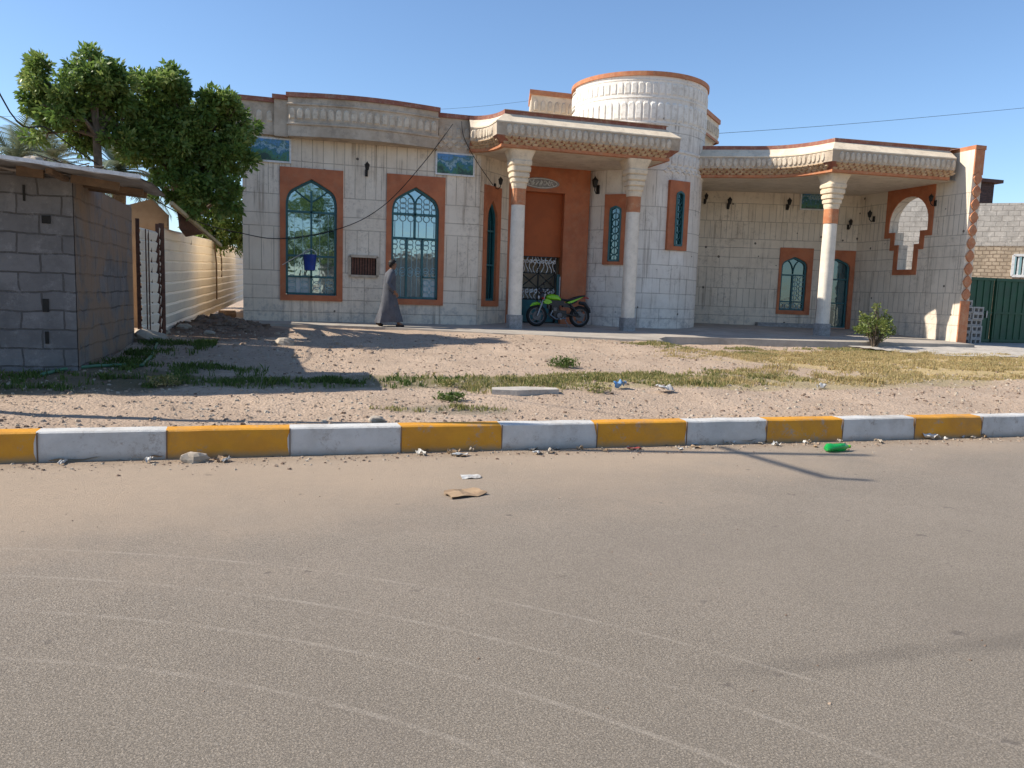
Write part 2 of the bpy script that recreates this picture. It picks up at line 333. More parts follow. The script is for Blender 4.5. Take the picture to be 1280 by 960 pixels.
# ------------------------------------------------------------------ mesh helpers
class MB:
    def __init__(s): s.v = []; s.f = []; s.uv = {}; s.mi = []; s.rnd = []
    def face(s, pts, uv=None, mi=0):
        i = len(s.v); s.v += [tuple(p) for p in pts]; s.f.append(tuple(range(i, i+len(pts)))); s.mi.append(mi)
        if uv: s.uv[len(s.f)-1] = uv
    def box(s, c, d, ax=None, mi=0, taper=1.):
        c = Vector(c); ax = ax or (Vector((1, 0, 0)), Vector((0, 1, 0)), Vector((0, 0, 1))); i = len(s.v)
        for k in (-.5, .5):
            tp = taper if k > 0 else 1
            for (a, b) in ((-.5, -.5), (.5, -.5), (.5, .5), (-.5, .5)):
                s.v.append(tuple(c + ax[0]*a*d[0]*tp + ax[1]*b*d[1]*tp + ax[2]*k*d[2]))
        for q in ((3, 2, 1, 0), (4, 5, 6, 7), (0, 1, 5, 4), (1, 2, 6, 5), (2, 3, 7, 6), (3, 0, 4, 7)):
            s.f.append(tuple(i+j for j in q)); s.mi.append(mi)
    def bar(s, a, b, w, h=None, mi=0, upv=(0, 0, 1)):
        a, b = Vector(a), Vector(b); d = (b-a); L = d.length
        if L < 1e-6: return
        d /= L; upv = Vector(upv)
        if abs(d.dot(upv)) > .95: upv = Vector((0, 1, 0)) if abs(d.y) < .9 else Vector((1, 0, 0))
        x = upv.cross(d).normalized(); y = d.cross(x); s.box((a+b)/2, (w, h or w, L), (x, y, d), mi)
    def tube(s, pts, r, n=8, mi=0, cap=True):
        pts = [Vector(p) for p in pts]; k = len(pts); rr = r if isinstance(r, (list, tuple)) else [r]*k
        base = len(s.v); ref = None
        for i, p in enumerate(pts):
            t = (pts[min(i+1, k-1)] - pts[max(i-1, 0)]).normalized()
            if ref is None: ref = Vector((0, 0, 1)) if abs(t.z) < .9 else Vector((1, 0, 0))
            x = (ref - t*ref.dot(t)).normalized(); y = t.cross(x); ref = x
            for j in range(n):
                a = 2*math.pi*j/n; s.v.append(tuple(p + x*math.cos(a)*rr[i] + y*math.sin(a)*rr[i]))
        for i in range(k-1):
            for j in range(n):
                a = base+i*n+j; b = base+i*n+(j+1) % n; s.f.append((a, b, b+n, a+n)); s.mi.append(mi)
        if cap:
            s.f.append(tuple(base+j for j in range(n))[::-1]); s.mi.append(mi)
            s.f.append(tuple(base+(k-1)*n+j for j in range(n))); s.mi.append(mi)
    def lathe(s, prof, c=(0, 0, 0), n=24, a0=0, a1=2*math.pi, axis='z', mi=0):
        base = len(s.v); c = Vector(c); full = abs(a1-a0-2*math.pi) < 1e-6; m = n if full else n+1; k = len(prof)
        for i in range(m):
            a = a0+(a1-a0)*i/n
            for (r, z) in prof:
                p = Vector((r*math.cos(a), r*math.sin(a), z))
                if axis == 'y': p = Vector((p.x, p.z, p.y))
                if axis == 'x': p = Vector((p.z, p.x, p.y))
                s.v.append(tuple(c+p))
        for i in range(n):
            for j in range(k-1):
                a = base+(i % m)*k+j; b = base+((i+1) % m)*k+j; s.f.append((a, b, b+1, a+1)); s.mi.append(mi)
    def ball(s, c, r, n=10, mi=0):
        r = r if isinstance(r, (tuple, list)) else (r, r, r); base = len(s.v); m = n//2+1
        for i in range(m):
            t = math.pi*i/(m-1)
            for j in range(n):
                a = 2*math.pi*j/n; s.v.append((c[0]+r[0]*math.sin(t)*math.cos(a), c[1]+r[1]*math.sin(t)*math.sin(a), c[2]+r[2]*math.cos(t)))
        for i in range(m-1):
            for j in range(n):
                a = base+i*n+j; b = base+i*n+(j+1) % n; s.f.append((a, a+n, b+n, b)); s.mi.append(mi)
    def build(s, name, mat, parent=None, smooth=False, world=True, bevel=0, loc=None):
        me = bpy.data.meshes.new(name); me.from_pydata(s.v, [], s.f)
        for q in (mat if isinstance(mat, (list, tuple)) else [mat]): me.materials.append(MATS[q] if isinstance(q, str) else q)
        for p, q in zip(me.polygons, s.mi): p.material_index = q; p.use_smooth = smooth
        if s.uv:
            l = me.uv_layers.new(name='UVMap')
            for fi, uvs in s.uv.items():
                for li, c in zip(me.polygons[fi].loop_indices, uvs): l.data[li].uv = c
        if s.rnd:
            at = me.attributes.new('rnd', 'FLOAT', 'FACE'); at.data.foreach_set('value', s.rnd)
        me.validate(); me.update()
        o = bpy.data.objects.new(name, me); COL.objects.link(o)
        if parent:
            o.parent = parent
            if world: o.location = -wloc(parent)
        if loc is not None: o.location = loc
        if bevel:
            b = o.modifiers.new('bevel', 'BEVEL'); b.width = bevel; b.segments = 2; b.limit_method = 'ANGLE'; b.angle_limit = R(40)
        if smooth and not s.rnd:
            try: me.set_sharp_from_angle(angle=R(42))
            except Exception: pass
        return o
def wloc(o):
    v = Vector(o.location)
    while o.parent: o = o.parent; v += Vector(o.location)
    return v
def tag(o, label=None, cat=None, group=None, kind=None):
    if label: o['label'] = label
    if cat: o['category'] = cat
    if group: o['group'] = group
    if kind: o['kind'] = kind
    return o
def empty(name, loc, label, cat, group=None, rz=0):
    o = bpy.data.objects.new(name, None); COL.objects.link(o); o.location = loc; o.rotation_euler = (0, 0, rz); o.empty_display_size = .2
    return tag(o, label, cat, group)
def fill(loops):
    """triangulate an outline with holes (2-D) -> points, triangles"""
    bm = bmesh.new(); es = []
    for lp in loops:
        vs = [bm.verts.new((p[0], p[1], 0)) for p in lp]
        es += [bm.edges.new((vs[i], vs[(i+1) % len(vs)])) for i in range(len(vs))]
    bmesh.ops.triangle_fill(bm, use_beauty=True, use_dissolve=False, edges=es, normal=(0, 0, 1))
    bm.verts.index_update(); pts = [(v.co.x, v.co.y) for v in bm.verts]
    tr = []
    for f in bm.faces:
        q = [v.index for v in f.verts]
        if f.normal.z < 0: q.reverse()
        tr.append(q)
    bm.free(); return pts, tr
class Frame:
    """an upright plane: u along it, z up, d out of it towards the street"""
    def __init__(s, a, b):
        s.a = Vector((a[0], a[1], 0)); s.t = (Vector((b[0], b[1], 0))-s.a); s.L = s.t.length; s.t /= s.L; s.n = Vector((s.t.y, -s.t.x, 0))
    def P(s, u, z, d=0): return s.a + s.t*u + s.n*d + Vector((0, 0, z))
    def px(s, x, y, d=0):
        r = ray(x, y); c = Vector((0, 0, EYE)); k = (s.a + s.n*d - c).dot(s.n)/r.dot(s.n); p = c + r*k
        return ((p-s.a).dot(s.t), p.z)
def panel(mb, F, outer, holes, d0, d1, mi=0, back=False):
    """slab between depths d0 (back) and d1 (front) with holes through it"""
    pts, tr = fill([outer]+holes)
    for q in tr:
        mb.face([F.P(*pts[i], d1) for i in q], [pts[i] for i in q], mi)
        if back: mb.face([F.P(*pts[i], d0) for i in q[::-1]], [pts[i] for i in q[::-1]], mi)
    for k, lp in enumerate([outer]+holes):
        for i in range(len(lp)):
            a, b = lp[i], lp[(i+1) % len(lp)]
            q = [F.P(*a, d0), F.P(*b, d0), F.P(*b, d1), F.P(*a, d1)]
            uvq = [(a[0]+d0, a[1]), (b[0]+d0, b[1]), (b[0]+d1, b[1]), (a[0]+d1, a[1])]
            mb.face(q, uvq, mi)
def rect(u0, u1, z0, z1): return [(u0, z0), (u1, z0), (u1, z1), (u0, z1)]
def arch(u0, u1, z0, zs, zt):
    h = (u1-u0)/2; c = (u0+u1)/2; k = ((1, 0), (.985, .17), (.94, .34), (.85, .50), (.70, .62), (.35, .82))
    return [(u0, z0), (u1, z0)] + [(c+h*a, zs+(zt-zs)*b) for a, b in k] + [(c, zt)] + [(c-h*a, zs+(zt-zs)*b) for a, b in k[::-1]]
def inset(lp, e):
    n = len(lp); out = []
    for i in range(n):
        p = Vector(lp[i]); a = (p-Vector(lp[i-1])).normalized(); b = (Vector(lp[(i+1) % n])-p).normalized()
        na, nb = Vector((-a.y, a.x)), Vector((-b.y, b.x)); mtr = (na+nb)/(1+max(na.dot(nb), -.5)); q = p + mtr*e; out.append((q.x, q.y))
    return out
class Path:
    def __init__(s, pts):
        s.p = [Vector((x, y)) for x, y in pts]; s.s = [0]
        for a, b in zip(s.p, s.p[1:]): s.s.append(s.s[-1]+(b-a).length)
        s.L = s.s[-1]; tn = [(b-a).normalized() for a, b in zip(s.p, s.p[1:])]; s.tn = tn
        nn = [Vector((t.y, -t.x)) for t in tn]; s.m = [nn[0]] + [(a+b)/(1+a.dot(b)) for a, b in zip(nn, nn[1:])] + [nn[-1]]
    def V(s, i, d, z): q = s.p[i]+s.m[i]*d; return Vector((q.x, q.y, z))
    def at(s, x):
        i = 0
        while i < len(s.tn)-1 and x > s.s[i+1]: i += 1
        t = s.tn[i]; q = s.p[i]+t*(x-s.s[i]); return Vector((q.x, q.y, 0)), Vector((t.x, t.y, 0)), Vector((t.y, -t.x, 0))
def sweep(mb, path, prof, mi=0, zuv=True):
    ln = 0
    for j in range(len(prof)-1):
        (d0, z0), (d1, z1) = prof[j], prof[j+1]; h = math.hypot(d1-d0, z1-z0)
        for i in range(len(path.p)-1):
            v0, v1 = (z0, z1) if zuv else (ln, ln+h)
            mb.face([path.V(i, d0, z0), path.V(i+1, d0, z0), path.V(i+1, d1, z1), path.V(i, d1, z1)],
                    [(path.s[i], v0), (path.s[i+1], v0), (path.s[i+1], v1), (path.s[i], v1)], mi)
        ln += h
SH = dict(arch=[(-.5, 0), (.5, 0), (.5, .62), (.36, .88), (0, 1), (-.36, .88), (-.5, .62)],
          oval=[(.5*math.cos(a*math.pi/5), .5+.5*math.sin(a*math.pi/5)) for a in range(10)],
          diamond=[(0, 0), (.5, .5), (0, 1), (-.5, .5)],
          flute=[(-.5, 0), (.5, 0), (.5, .9), (.25, 1), (-.25, 1), (-.5, .9)],
          scale=[(0, 0), (.36, .2), (.5, .6), (.5, 1), (-.5, 1), (-.5, .6), (-.36, .2)])
def relief(mb, path, lo, hi, step, w, depth, shape, s0=0, s1=None, off=0, mi=1, jitter=0):
    s1 = path.L if s1 is None else s1; n = max(1, int((s1-s0)/step)); step = (s1-s0)/n
    for k in range(n):
        s = s0+(k+.5+off)*step
        if s > s1: continue
        o, t, nn = path.at(s); dd, dz = hi[0]-lo[0], hi[1]-lo[1]; L = math.hypot(dd, dz); fn = nn*(dz/L) - Vector((0, 0, dd/L)); dep = depth*(1-jitter*random.random())
        def q(a, b, e, sc=1.): return o + nn*(lo[0]+dd*(.5+(b-.5)*sc)) + Vector((0, 0, lo[1]+dz*(.5+(b-.5)*sc))) + t*(a*w*sc) + fn*e
        sh = SH[shape]; fr = [q(a, b, dep, .74) for a, b in sh]; bk = [q(a, b, -.004) for a, b in sh]
        mb.face(fr, None, mi)
        for i in range(len(sh)):
            j = (i+1) % len(sh); mb.face([bk[i], bk[j], fr[j], fr[i]], None, mi)

# ------------------------------------------------------------------ setting: ground, road, kerb
def sheet(name, mat, xs, ys, zf):
    mb = MB(); n = len(xs)
    for y in ys:
        for x in xs: mb.v.append((x, y, zf(x, y)))
    for j in range(len(ys)-1):
        for i in range(n-1):
            a = j*n+i; mb.f.append((a, a+1, a+1+n, a+n)); mb.mi.append(0)
    o = mb.build(name, mat, smooth=True); return tag(o, kind='structure')
def rng(a, b, s):
    n = max(1, round((b-a)/s)); return [a+(b-a)*i/n for i in range(n+1)]
sheet('ground', 'far soil', [-900, 900], [-900, 900], lambda x, y: -.06)
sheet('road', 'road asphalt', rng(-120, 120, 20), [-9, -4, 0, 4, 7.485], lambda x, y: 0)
xs = [-400, -150, -60, -30] + rng(-16, -5, 1.) + rng(-4.8, 23, .13) + [25, 30, 40, 60, 150, 400]
ys = rng(7.66, 21, .11) + rng(21.5, 32, .7) + [36, 45, 60, 100, 200, 500]
sheet('yard_ground', 'yard soil', xs, ys, gh)
kb = [-60, -22, -5.0] + [atY(x, y, 7.48).x for x, y in ((45, 556), (207, 553), (361, 550), (500, 547), (626, 544), (745, 541), (857, 540), (957, 537), (1052, 536), (1142, 534), (1226, 532))]
while kb[-1] < 24: kb.append(kb[-1]+1.05)
kb = [-4.9-1.25*i for i in range(6, 0, -1)] + [-3.75] + kb[3:]
mb = MB()
for k in range(len(kb)-1):
    a, b = kb[k], kb[k+1]; m_ = 1 if (k % 2 == 0) else 0; n = 6
    for i in range(n):
        x0, x1 = a+(b-a)*i/n, a+(b-a)*(i+1)/n
        def pr(x):
            w = .008*noise.noise(Vector((x*2.1, 0, 3))); e = .006*noise.noise(Vector((x*3.7, 5, 3)))
            pf_ = [(x, 7.47+w, -.02), (x, 7.472+w, .08), (x, 7.478+w, .17), (x, 7.485+w, .252+e), (x, 7.50+w, .266+e), (x, 7.66, .269+e), (x, 7.70, .25+e), (x, 7.70, .1)]
            if any(abs(x-q) < 1e-6 for q in kb): pf_ = [(a+.035*noise.noise(Vector((x*9, b*3, c*17))), b, c) for a, b, c in pf_]
            return pf_
        p, q = pr(x0), pr(x1)
        for j in range(7): mb.face([p[j], q[j], q[j+1], p[j+1]], None, m_)
for q in kb:
    mb.box((q+.01, 7.5, .125), (.010, .066, .27), None, 2)
yk = kb.index([q for q in kb if q > atY(30, 556, 7.48).x][0]) - 1     # the run that ends at the left edge of the photo is yellow
if yk % 2 == 1: mb.mi = [q if q > 1 else 1-q for q in mb.mi]
tag(mb.build('kerb', ['kerb white', 'kerb yellow', 'soil dark']), kind='structure')

# ------------------------------------------------------------------ the house
HL = Vector((5, 21, .68))
house = empty('house', HL, 'pale stone clad house with a round tower, pillared porch and orange window surrounds', 'house')
def fl(X, Y): return .60 + .03*(Y-17.5)
ZT = 6.3
FA = Frame((-1.05, 20.9), (5.1, 20.9))       # left facade
FB = Frame((5.1, 20.9), (6.25, 22.05))       # splayed wall
FD = Frame((6.25, 22.05), (8.78, 22.05))     # door wall
TC, TR = Vector((10.74, 23.13)), 2.1         # tower
FV = Frame((12.3, 24.58), (19.0, 22.6))      # veranda wall
FE = Frame((19.0, 22.75), (19.0, 18.1))     # end wall, its face to the left
def up_(d): return Vector((d[0], d[1]))

def bars(mb, F, segs, d, w=.03, dep=.03):
    for (a, b) in segs: mb.bar(F.P(*a, d), F.P(*b, d), w, dep, upv=F.n)
def loopbars(mb, F, lp, d, w, dep):
    for i in range(len(lp)): mb.bar(F.P(*lp[i], d), F.P(*lp[(i+1) % len(lp)], d), w, dep, upv=F.n)
def ringlet(mb, F, c, r, d, w=.014):
    w *= 1.35
    mb.tube([F.P(c[0]+r*math.cos(a), c[1]+r*math.sin(a), d) for a in [i*math.pi/5 for i in range(11)]], w, 4, cap=False)
def window(F, out, ar, style, thick=.16, proud=.045, label=None, off=0):
    """surround (part) > frame, pane, grille"""
    mb = MB(); o_ = rect(*out); A = arch(*ar); panel(mb, F, o_, [A[::-1]], -thick, proud)
    w = mb.build('window', 'orange stone', house)
    if label: w['label'] = label
    u0, u1, z0, zs, zt = ar; um = (u0+u1)/2; W_ = u1-u0; H_ = zt-z0
    fr = MB(); loopbars(fr, F, inset(A, .03), off-.06, .06, .06)
    pn = MB(); pts, tr = fill([A])
    for q in tr: pn.face([F.P(*pts[i], off-.11) for i in q])
    g = MB(); fz = MB()
    def hb(z, wd=.05): fr.bar(F.P(u0+.02, z, off-.07), F.P(u1-.02, z, off-.07), wd, .05, upv=F.n)
    if style == 'big':
        for z in (z0+.46*H_, z0+.62*H_) if False else (z0+.16*H_, z0+.34*H_, z0+.72*H_): hb(z)
        fr.bar(F.P(um, z0, off-.07), F.P(um, z0+.90*H_, off-.07), .05, .05, upv=F.n)
        for s in (-1, 1):
            fr.tube([F.P(um+s*W_*.40*math.sin(k*math.pi/16)**1.0*1.0, zt-.07-.0-.22*H_*(1-math.sin(k*math.pi/16))*0-.20*H_*(1-math.cos(k*math.pi/16))*0 - (H_*.17)*(1-(k/8))*1.0, off-.07) for k in range(0, 6)], .018, 6)
        for k in range(1, 6): g.bar(F.P(u0+W_*k/6, z0, off-.09), F.P(u0+W_*k/6, z0+.72*H_, off-.09), .010, .01, upv=F.n)
        for i in range(4):
            for j in range(3):
                c = (u0+W_*(i+.5)/4*.98, z0+.03+.155*H_*(j+.5)/3); ringlet(g, F, c, W_/12, off-.09, .007)
        fz.face([F.P(u0+.05, z0+.05, off-.10), F.P(um-.03, z0+.05, off-.10), F.P(um-.03, z0+.155*H_, off-.10), F.P(u0+.05, z0+.155*H_, off-.10)])
    elif style == 'big2':
        for z in (z0+.545*H_, z0+.76*H_): hb(z, .06)
        fr.bar(F.P(um, z0+.545*H_, off-.07), F.P(um, z0+.86*H_, off-.07), .05, .05, upv=F.n)
        for k in (1, 2): fr.bar(F.P(u0+W_*k/3, z0, off-.07), F.P(u0+W_*k/3, z0+.545*H_, off-.07), .05, .05, upv=F.n)
        fr.bar(F.P(u0+W_*2/3, z0+.2*H_, off-.07), F.P(u1, z0+.2*H_, off-.07), .04, .05, upv=F.n)
        for s in (-1, 1): fr.tube([F.P(um+s*W_*.27*(1-math.cos(k*math.pi/12)), z0+.83*H_+.125*H_*math.sin(k*math.pi/12), off-.07) for k in range(7)], .02, 6)
        for k in range(1, 12):
            if k % 2: g.bar(F.P(u0+W_*k/12, z0+.56*H_, off-.09), F.P(u0+W_*k/12, z0+.70*H_, off-.09), .016, .012, upv=F.n)
        for i in range(6):
            for z in (.725, .79, .835, .88):
                c = (u0+W_*(i+.5)/6, z0+z*H_)
                if z > .85 and i in (0, 5): continue
                ringlet(g, F, c, W_/15, off-.09, .009)
            for z in (.47, .51, .26, .23): ringlet(g, F, (u0+W_*(i+.5)/6, z0+z*H_), W_/17, off-.09, .007)
        for k in range(1, 9):
            if k % 3: g.bar(F.P(u0+W_*k/9, z0, off-.09), F.P(u0+W_*k/9, z0+.45*H_, off-.09), .010, .01, upv=F.n)
        for j in range(3):
            for i in range(2): ringlet(g, F, (u1-W_*(.09+.15*i), z0+.04*H_+.055*H_*j), W_/15, off-.09, .009)
        fz.face([F.P(u0+W_*.69, z0+.03, off-.10), F.P(u1-.05, z0+.03, off-.10), F.P(u1-.05, z0+.19*H_, off-.10), F.P(u0+W_*.69, z0+.19*H_, off-.10)])
    elif style == 'tall':
        hb(z0+.36*H_); hb(z0+.7*H_)
        for k in (1, 2): g.bar(F.P(u0+W_*k/3, z0, off-.08), F.P(u0+W_*k/3, z0+.8*H_, off-.08), .012, .012, upv=F.n)
    elif style == 'slit':
        for k in range(7): ringlet(g, F, (um, z0+H_*(k+.5)/8), W_*.28, off-.08, .010)
        g.bar(F.P(um, z0, off-.085), F.P(um, zt-.1, off-.085), .012, .012, upv=F.n)
    elif style == 'low':
        hb(z0+.66*H_); hb(z0+.16*H_); fr.bar(F.P(um, z0, off-.07), F.P(um, z0+.66*H_, off-.07), .045, .05, upv=F.n)
        g.bar(F.P(u0+W_*.62, z0, -.085), F.P(u0+W_*.62, z0+.66*H_, -.085), .01, .01, upv=F.n)
        for i in range(2, 4):
            for j in range(5): ringlet(g, F, (u0+W_*(i+.5)/4, z0+.2*H_+.42*H_*(j+.5)/5), W_/10, off-.085, .007)
        for i in range(4): ringlet(g, F, (u0+W_*(i+.5)/4, z0+.08*H_), W_/10, off-.085, .009)
        for s in (-1, 1): fr.tube([F.P(um+s*W_*.3*(1-math.cos(k*math.pi/10)), z0+.68*H_+.26*H_*math.sin(k*math.pi/10), off-.07) for k in range(6)], .015, 6)
    fr.build('window_frame', 'teal metal', w, world=False); pn.build('pane', 'mirror glass' if style in ('big', 'big2') else 'dark glass', w, world=False)
    if g.f: g.build('grille', 'pale teal' if style in ('big2', 'big', 'low') else 'teal metal', w, world=False)
    if fz.f: fz.build('frosted_pane', 'frosted pane', w, world=False)
    return w
# window places read off the photo
def R4(F, l, r, t, b): return (F.px(*l)[0], F.px(*r)[0], F.px(*b)[1], F.px(*t)[1])
W1 = R4(FA, (350, 290), (428.5, 290), (390, 211), (390, 376)); A1 = (FA.px(357, 290)[0], FA.px(421, 290)[0], FA.px(390, 369)[1], FA.px(390, 257)[1], FA.px(389, 224)[1])
W2 = R4(FA, (482.5, 300), (555, 300), (519, 219.5), (519, 381)); A2 = (FA.px(489, 300)[0], FA.px(548, 300)[0], FA.px(519, 374)[1], FA.px(519, 266)[1], FA.px(519, 234)[1])
W3 = R4(FB, (603.5, 300), (624, 300), (612, 232), (612, 383)); A3 = (FB.px(606.5, 310)[0]+.02, FB.px(619.5, 310)[0], FB.px(612, 376)[1], FB.px(612, 280)[1], FB.px(612, 250)[1])
G1 = R4(FA, (437, 333), (472, 333), (455, 320.5), (455, 345.5))
def shrink(r, e): return rect(r[0]+e, r[1]-e, r[2]+e, r[3]-e)
# walls
mb = MB(); panel(mb, FA, rect(0, FA.L, .3, 6.15), [shrink(W1, .05)[::-1], shrink(W2, .05)[::-1], rect(*G1)[::-1]], -.3, 0)
S_ = Frame((-1.05, 32), (-1.05, 20.9)); mb.face([S_.P(0, .3), S_.P(S_.L, .3), S_.P(S_.L, 6.15), S_.P(0, 6.15)], [(0, .3), (S_.L, .3), (S_.L, 6.15), (0, 6.15)])
mb.build('facade_wall', 'facade cladding', house)
mb = MB(); panel(mb, FB, rect(0, FB.L, .3, 5.6), [shrink(W3, .04)[::-1]], -.2, 0); mb.build('splayed_wall', 'veranda cladding', house)
# tower
NT_ = 64
tp = [(TC.x+TR*math.cos(a), TC.y+TR*math.sin(a)) for a in [math.pi*(.98+1.12*i/NT_) for i in range(NT_+1)]]
pt = Path(tp)
mb = MB(); sweep(mb, pt, [(0, .3), (0, 8.0)]); tw = mb.build('tower_wall', 'tower cladding', house, smooth=True)
full = [(TC.x+TR*math.cos(a), TC.y+TR*math.sin(a)) for a in [2*math.pi*i/72 for i in range(73)]]
pf = Path(full)
mb = MB(); sweep(mb, pf, [(-.25, 8.0), (.05, 8.0), (.05, 8.12), (-.25, 8.12)]); mb.build('tower_rim', 'terracotta band', house)
mb = MB(); sweep(mb, pf, [(0, 7.38), (.014, 7.39), (.014, 7.42), (0, 7.43)]); sweep(mb, pf, [(0, 6.66), (.016, 6.67), (.016, 6.70), (0, 6.71)])
sweep(mb, pf, [(0, 7.87), (.012, 7.88), (.012, 7.9), (0, 7.91)])
relief(mb, pf, (0, 7.48), (0, 7.84), .20, .165, .022, 'flute'); relief(mb, pf, (0, 6.74), (0, 7.30), .215, .185, .032, 'flute')
relief(mb, pt, (0, 5.52), (0, 5.86), .22, .17, .035, 'arch', pt.L*.45); sweep(mb, pt, [(0, 5.88), (.03, 5.9), (.03, 5.95), (0, 5.97)])
for k in range(2): relief(mb, pt, (0, 5.28+.1*k), (0, 5.42+.1*k), .22, .21, .03, 'diamond', pt.L*.45, None, .5*(k % 2))
mb.build('tower_frieze', ['tower relief', 'tower relief'], house)
mb = MB(); mb.lathe([(0, 7.9), (TR, 7.9)], (TC.x, TC.y, 0), 40); mb.build('tower_roof', 'soffit plaster', house)
# slit windows of the tower
def tower_frame(px):
    d = ray(px, 290); a = math.atan2(d.x, d.y); dv = Vector((math.sin(a), math.cos(a))); b = dv.dot(TC); k = b-math.sqrt(b*b-TC.dot(TC)+TR*TR); p = dv*k
    n = (p-TC).normalized(); t_ = Vector((-n.y, n.x)); return Frame(p-t_*1, p+t_*1)
for c, l, r, tt, bb, gl_, gr_, gt, gb in ((770, 755, 786, 243, 331, 761.5, 776.5, 259, 327), (845, 833, 857.5, 226, 313, 841, 851.5, 240, 308)):
    F = tower_frame(c); o_ = R4(F, (l, 290), (r, 290), (c, tt), (c, bb)); z1 = F.px(c, gt)[1]; wd = F.px(gr_, 290)[0]-F.px(gl_, 290)[0]
    window(F, o_, (F.px(gl_, 290)[0], F.px(gr_, 290)[0], F.px(c, gb)[1], z1-wd*.3, z1+wd*.12), 'slit', .03, .07, None, .115)
window(FA, W1, A1, 'big', label='arched window with blue lattice panel at its lower left'); window(FA, W2, A2, 'big2', label='arched window full of pale scrollwork'); window(FB, W3, A3, 'tall', label='narrow tall arched window beside the door')
# grille over the small opening
mb = MB(); loopbars(mb, FA, rect(*G1), .0, .07, .08); gv = mb.build('vent_opening', 'pale relief', house)
mb = MB(); q = rect(*G1); mb.face([FA.P(a, b, -.2) for a, b in q]); mb.build('vent_back', 'dark interior', gv, world=False)
mb = MB(); nb = 9
for i in range(nb):
    u = G1[0]+.05+(G1[1]-G1[0]-.1)*(i+.5)/nb; mb.bar(FA.P(u, G1[2]+.03, -.06), FA.P(u, G1[3]-.03, -.06), .05, .03, upv=FA.n)
mb.build('vent_grille', 'grille brown', gv, world=False)
# parapet of the left wing
bow = [(.05, 20.88), (.05, 20.62)] + [(.05+3.8*t, 20.62-.30*math.sin(math.pi*t)+.02*t) for t in [i/14 for i in range(1, 14)]] + [(3.85, 20.64), (3.85, 20.88)]
pb_ = Path(bow); flat = Path([(-1.30, 26), (-1.33, 20.78), (.05, 20.78)]); flat2 = Path([(3.85, 20.86), (5.05, 20.86)])
mb = MB(); sweep(mb, pb_, [(-.02, 5.34), (0, 5.34), (0, 6.28)]); sweep(mb, flat, [(-.3, 5.36), (0, 5.36), (0, 6.14)]); sweep(mb, flat2, [(0, 5.3), (0, 6.2)])
pts, tr = fill([bow])
for q in tr: mb.face([(pts[i][0], pts[i][1], 5.34) for i in q]); mb.face([(pts[i][0], pts[i][1], 6.28) for i in q])
st_ = Path([(-.28, 20.88), (-.28, 20.70), (.06, 20.70)]); sweep(mb, st_, [(0, 5.33), (0, 6.22)])
mb.face([(-.28, 20.88, 5.33), (-.28, 20.70, 5.33), (.06, 20.70, 5.33), (.06, 20.88, 5.33)])
relief(mb, pb_, (0, 5.74), (0, 6.04),   .185, .15, .032, 'arch', .27, pb_.L-.27, jitter=.3)
relief(mb, flat, (0, 5.66), (0, 5.95), .205, .15, .03, 'arch', 5.3, flat.L-.32, jitter=.3); relief(mb, flat2, (0, 5.7), (0, 5.98), .205, .15, .03, 'arch', jitter=.3)
sweep(mb, pb_, [(0, 5.60), (.03, 5.62), (.03, 5.66), (0, 5.68)]); sweep(mb, pb_, [(0, 6.08), (.03, 6.1), (.03, 6.13), (0, 6.15)])
for k in range(2): relief(mb, flat2, (0, 5.40+.12*k), (0, 5.56+.12*k), .22, .21, .03, 'diamond', off=.5*(k % 2))
mb.build('parapet', ['pale relief', 'carved arch'], house)
mb = MB(); cap = [(-.05, 0), (.05, 0), (.05, .11), (-.25, .12)]
for p_, z in ((pb_, 6.28), (flat, 6.14), (flat2, 6.2), (st_, 6.22)): sweep(mb, p_, [(d, z+h) for d, h in cap])
mb.build('parapet_cap', 'red band', house)
# canopies: red rim, sloping skirt, carved band, scaled band, lower band
def canopy(path, ends, soffit):
    red, cr, bd, scl, lo, sf = MB(), MB(), MB(), MB(), MB(), MB()
    sweep(red, path, [(-.3, ZT), (0, ZT), (0, ZT-.11), (-.06, ZT-.115)])
    sweep(cr, path, [(0, ZT-.112), (.31, 5.94), (.31, 5.905)])
    sweep(bd, path, [(.295, 5.91), (.285, 5.60)]); relief(bd, path, (.29, 5.61), (.295, 5.89), .17, .15, .032, 'oval')
    sweep(scl, path, [(.285, 5.602), (.07, 5.42)])
    for k in range(3):
        a, b = .285-.215*k/3, 5.60-.18*k/3; relief(scl, path, (a-.085, b-.072), (a, b), .19, .18, .022, 'scale', off=.5*(k % 2))
    sweep(lo, path, [(.06, 5.425), (.10, 5.42), (.10, 5.345), (.0, 5.335)])
    pts, tr = fill([soffit])
    for q in tr: sf.face([(pts[i][0], pts[i][1], 5.34) for i in q[::-1]])
    for q in tr: sf.face([(pts[i][0], pts[i][1], ZT-.02) for i in q])
    c = sf.build('canopy', 'soffit plaster', house)
    for b, n, mt in ((red, 'rim', 'red band'), (cr, 'skirt', 'cream stone'), (bd, 'carved_band', ['pale relief', 'carved arch']), (scl, 'scaled_band', ['red band', 'scale relief']), (lo, 'lower_band', 'terracotta band')): b.build(n, mt, c, world=False)
    return c
arc = [(4.72+.67*math.sin(a), 19.68+1.08*math.cos(a)) for a in [i*math.pi/2/10 for i in range(10)]]
lp_ = arc + [(5.39, 19.66), (9.98, 19.66), (9.98, 21.6)]
c1 = canopy(Path(lp_), None, arc + [(5.39, 19.6), (10.03, 19.6), (10.03, 22.2), (8.9, 22.2), (6.2, 22.3), (4.9, 21.0)])
c1['label'] = 'porch canopy over the green motorcycle'
bz = lambda a, b, c, t: ((1-t)**2*a[0]+2*t*(1-t)*b[0]+t*t*c[0], (1-t)**2*a[1]+2*t*(1-t)*b[1]+t*t*c[1])
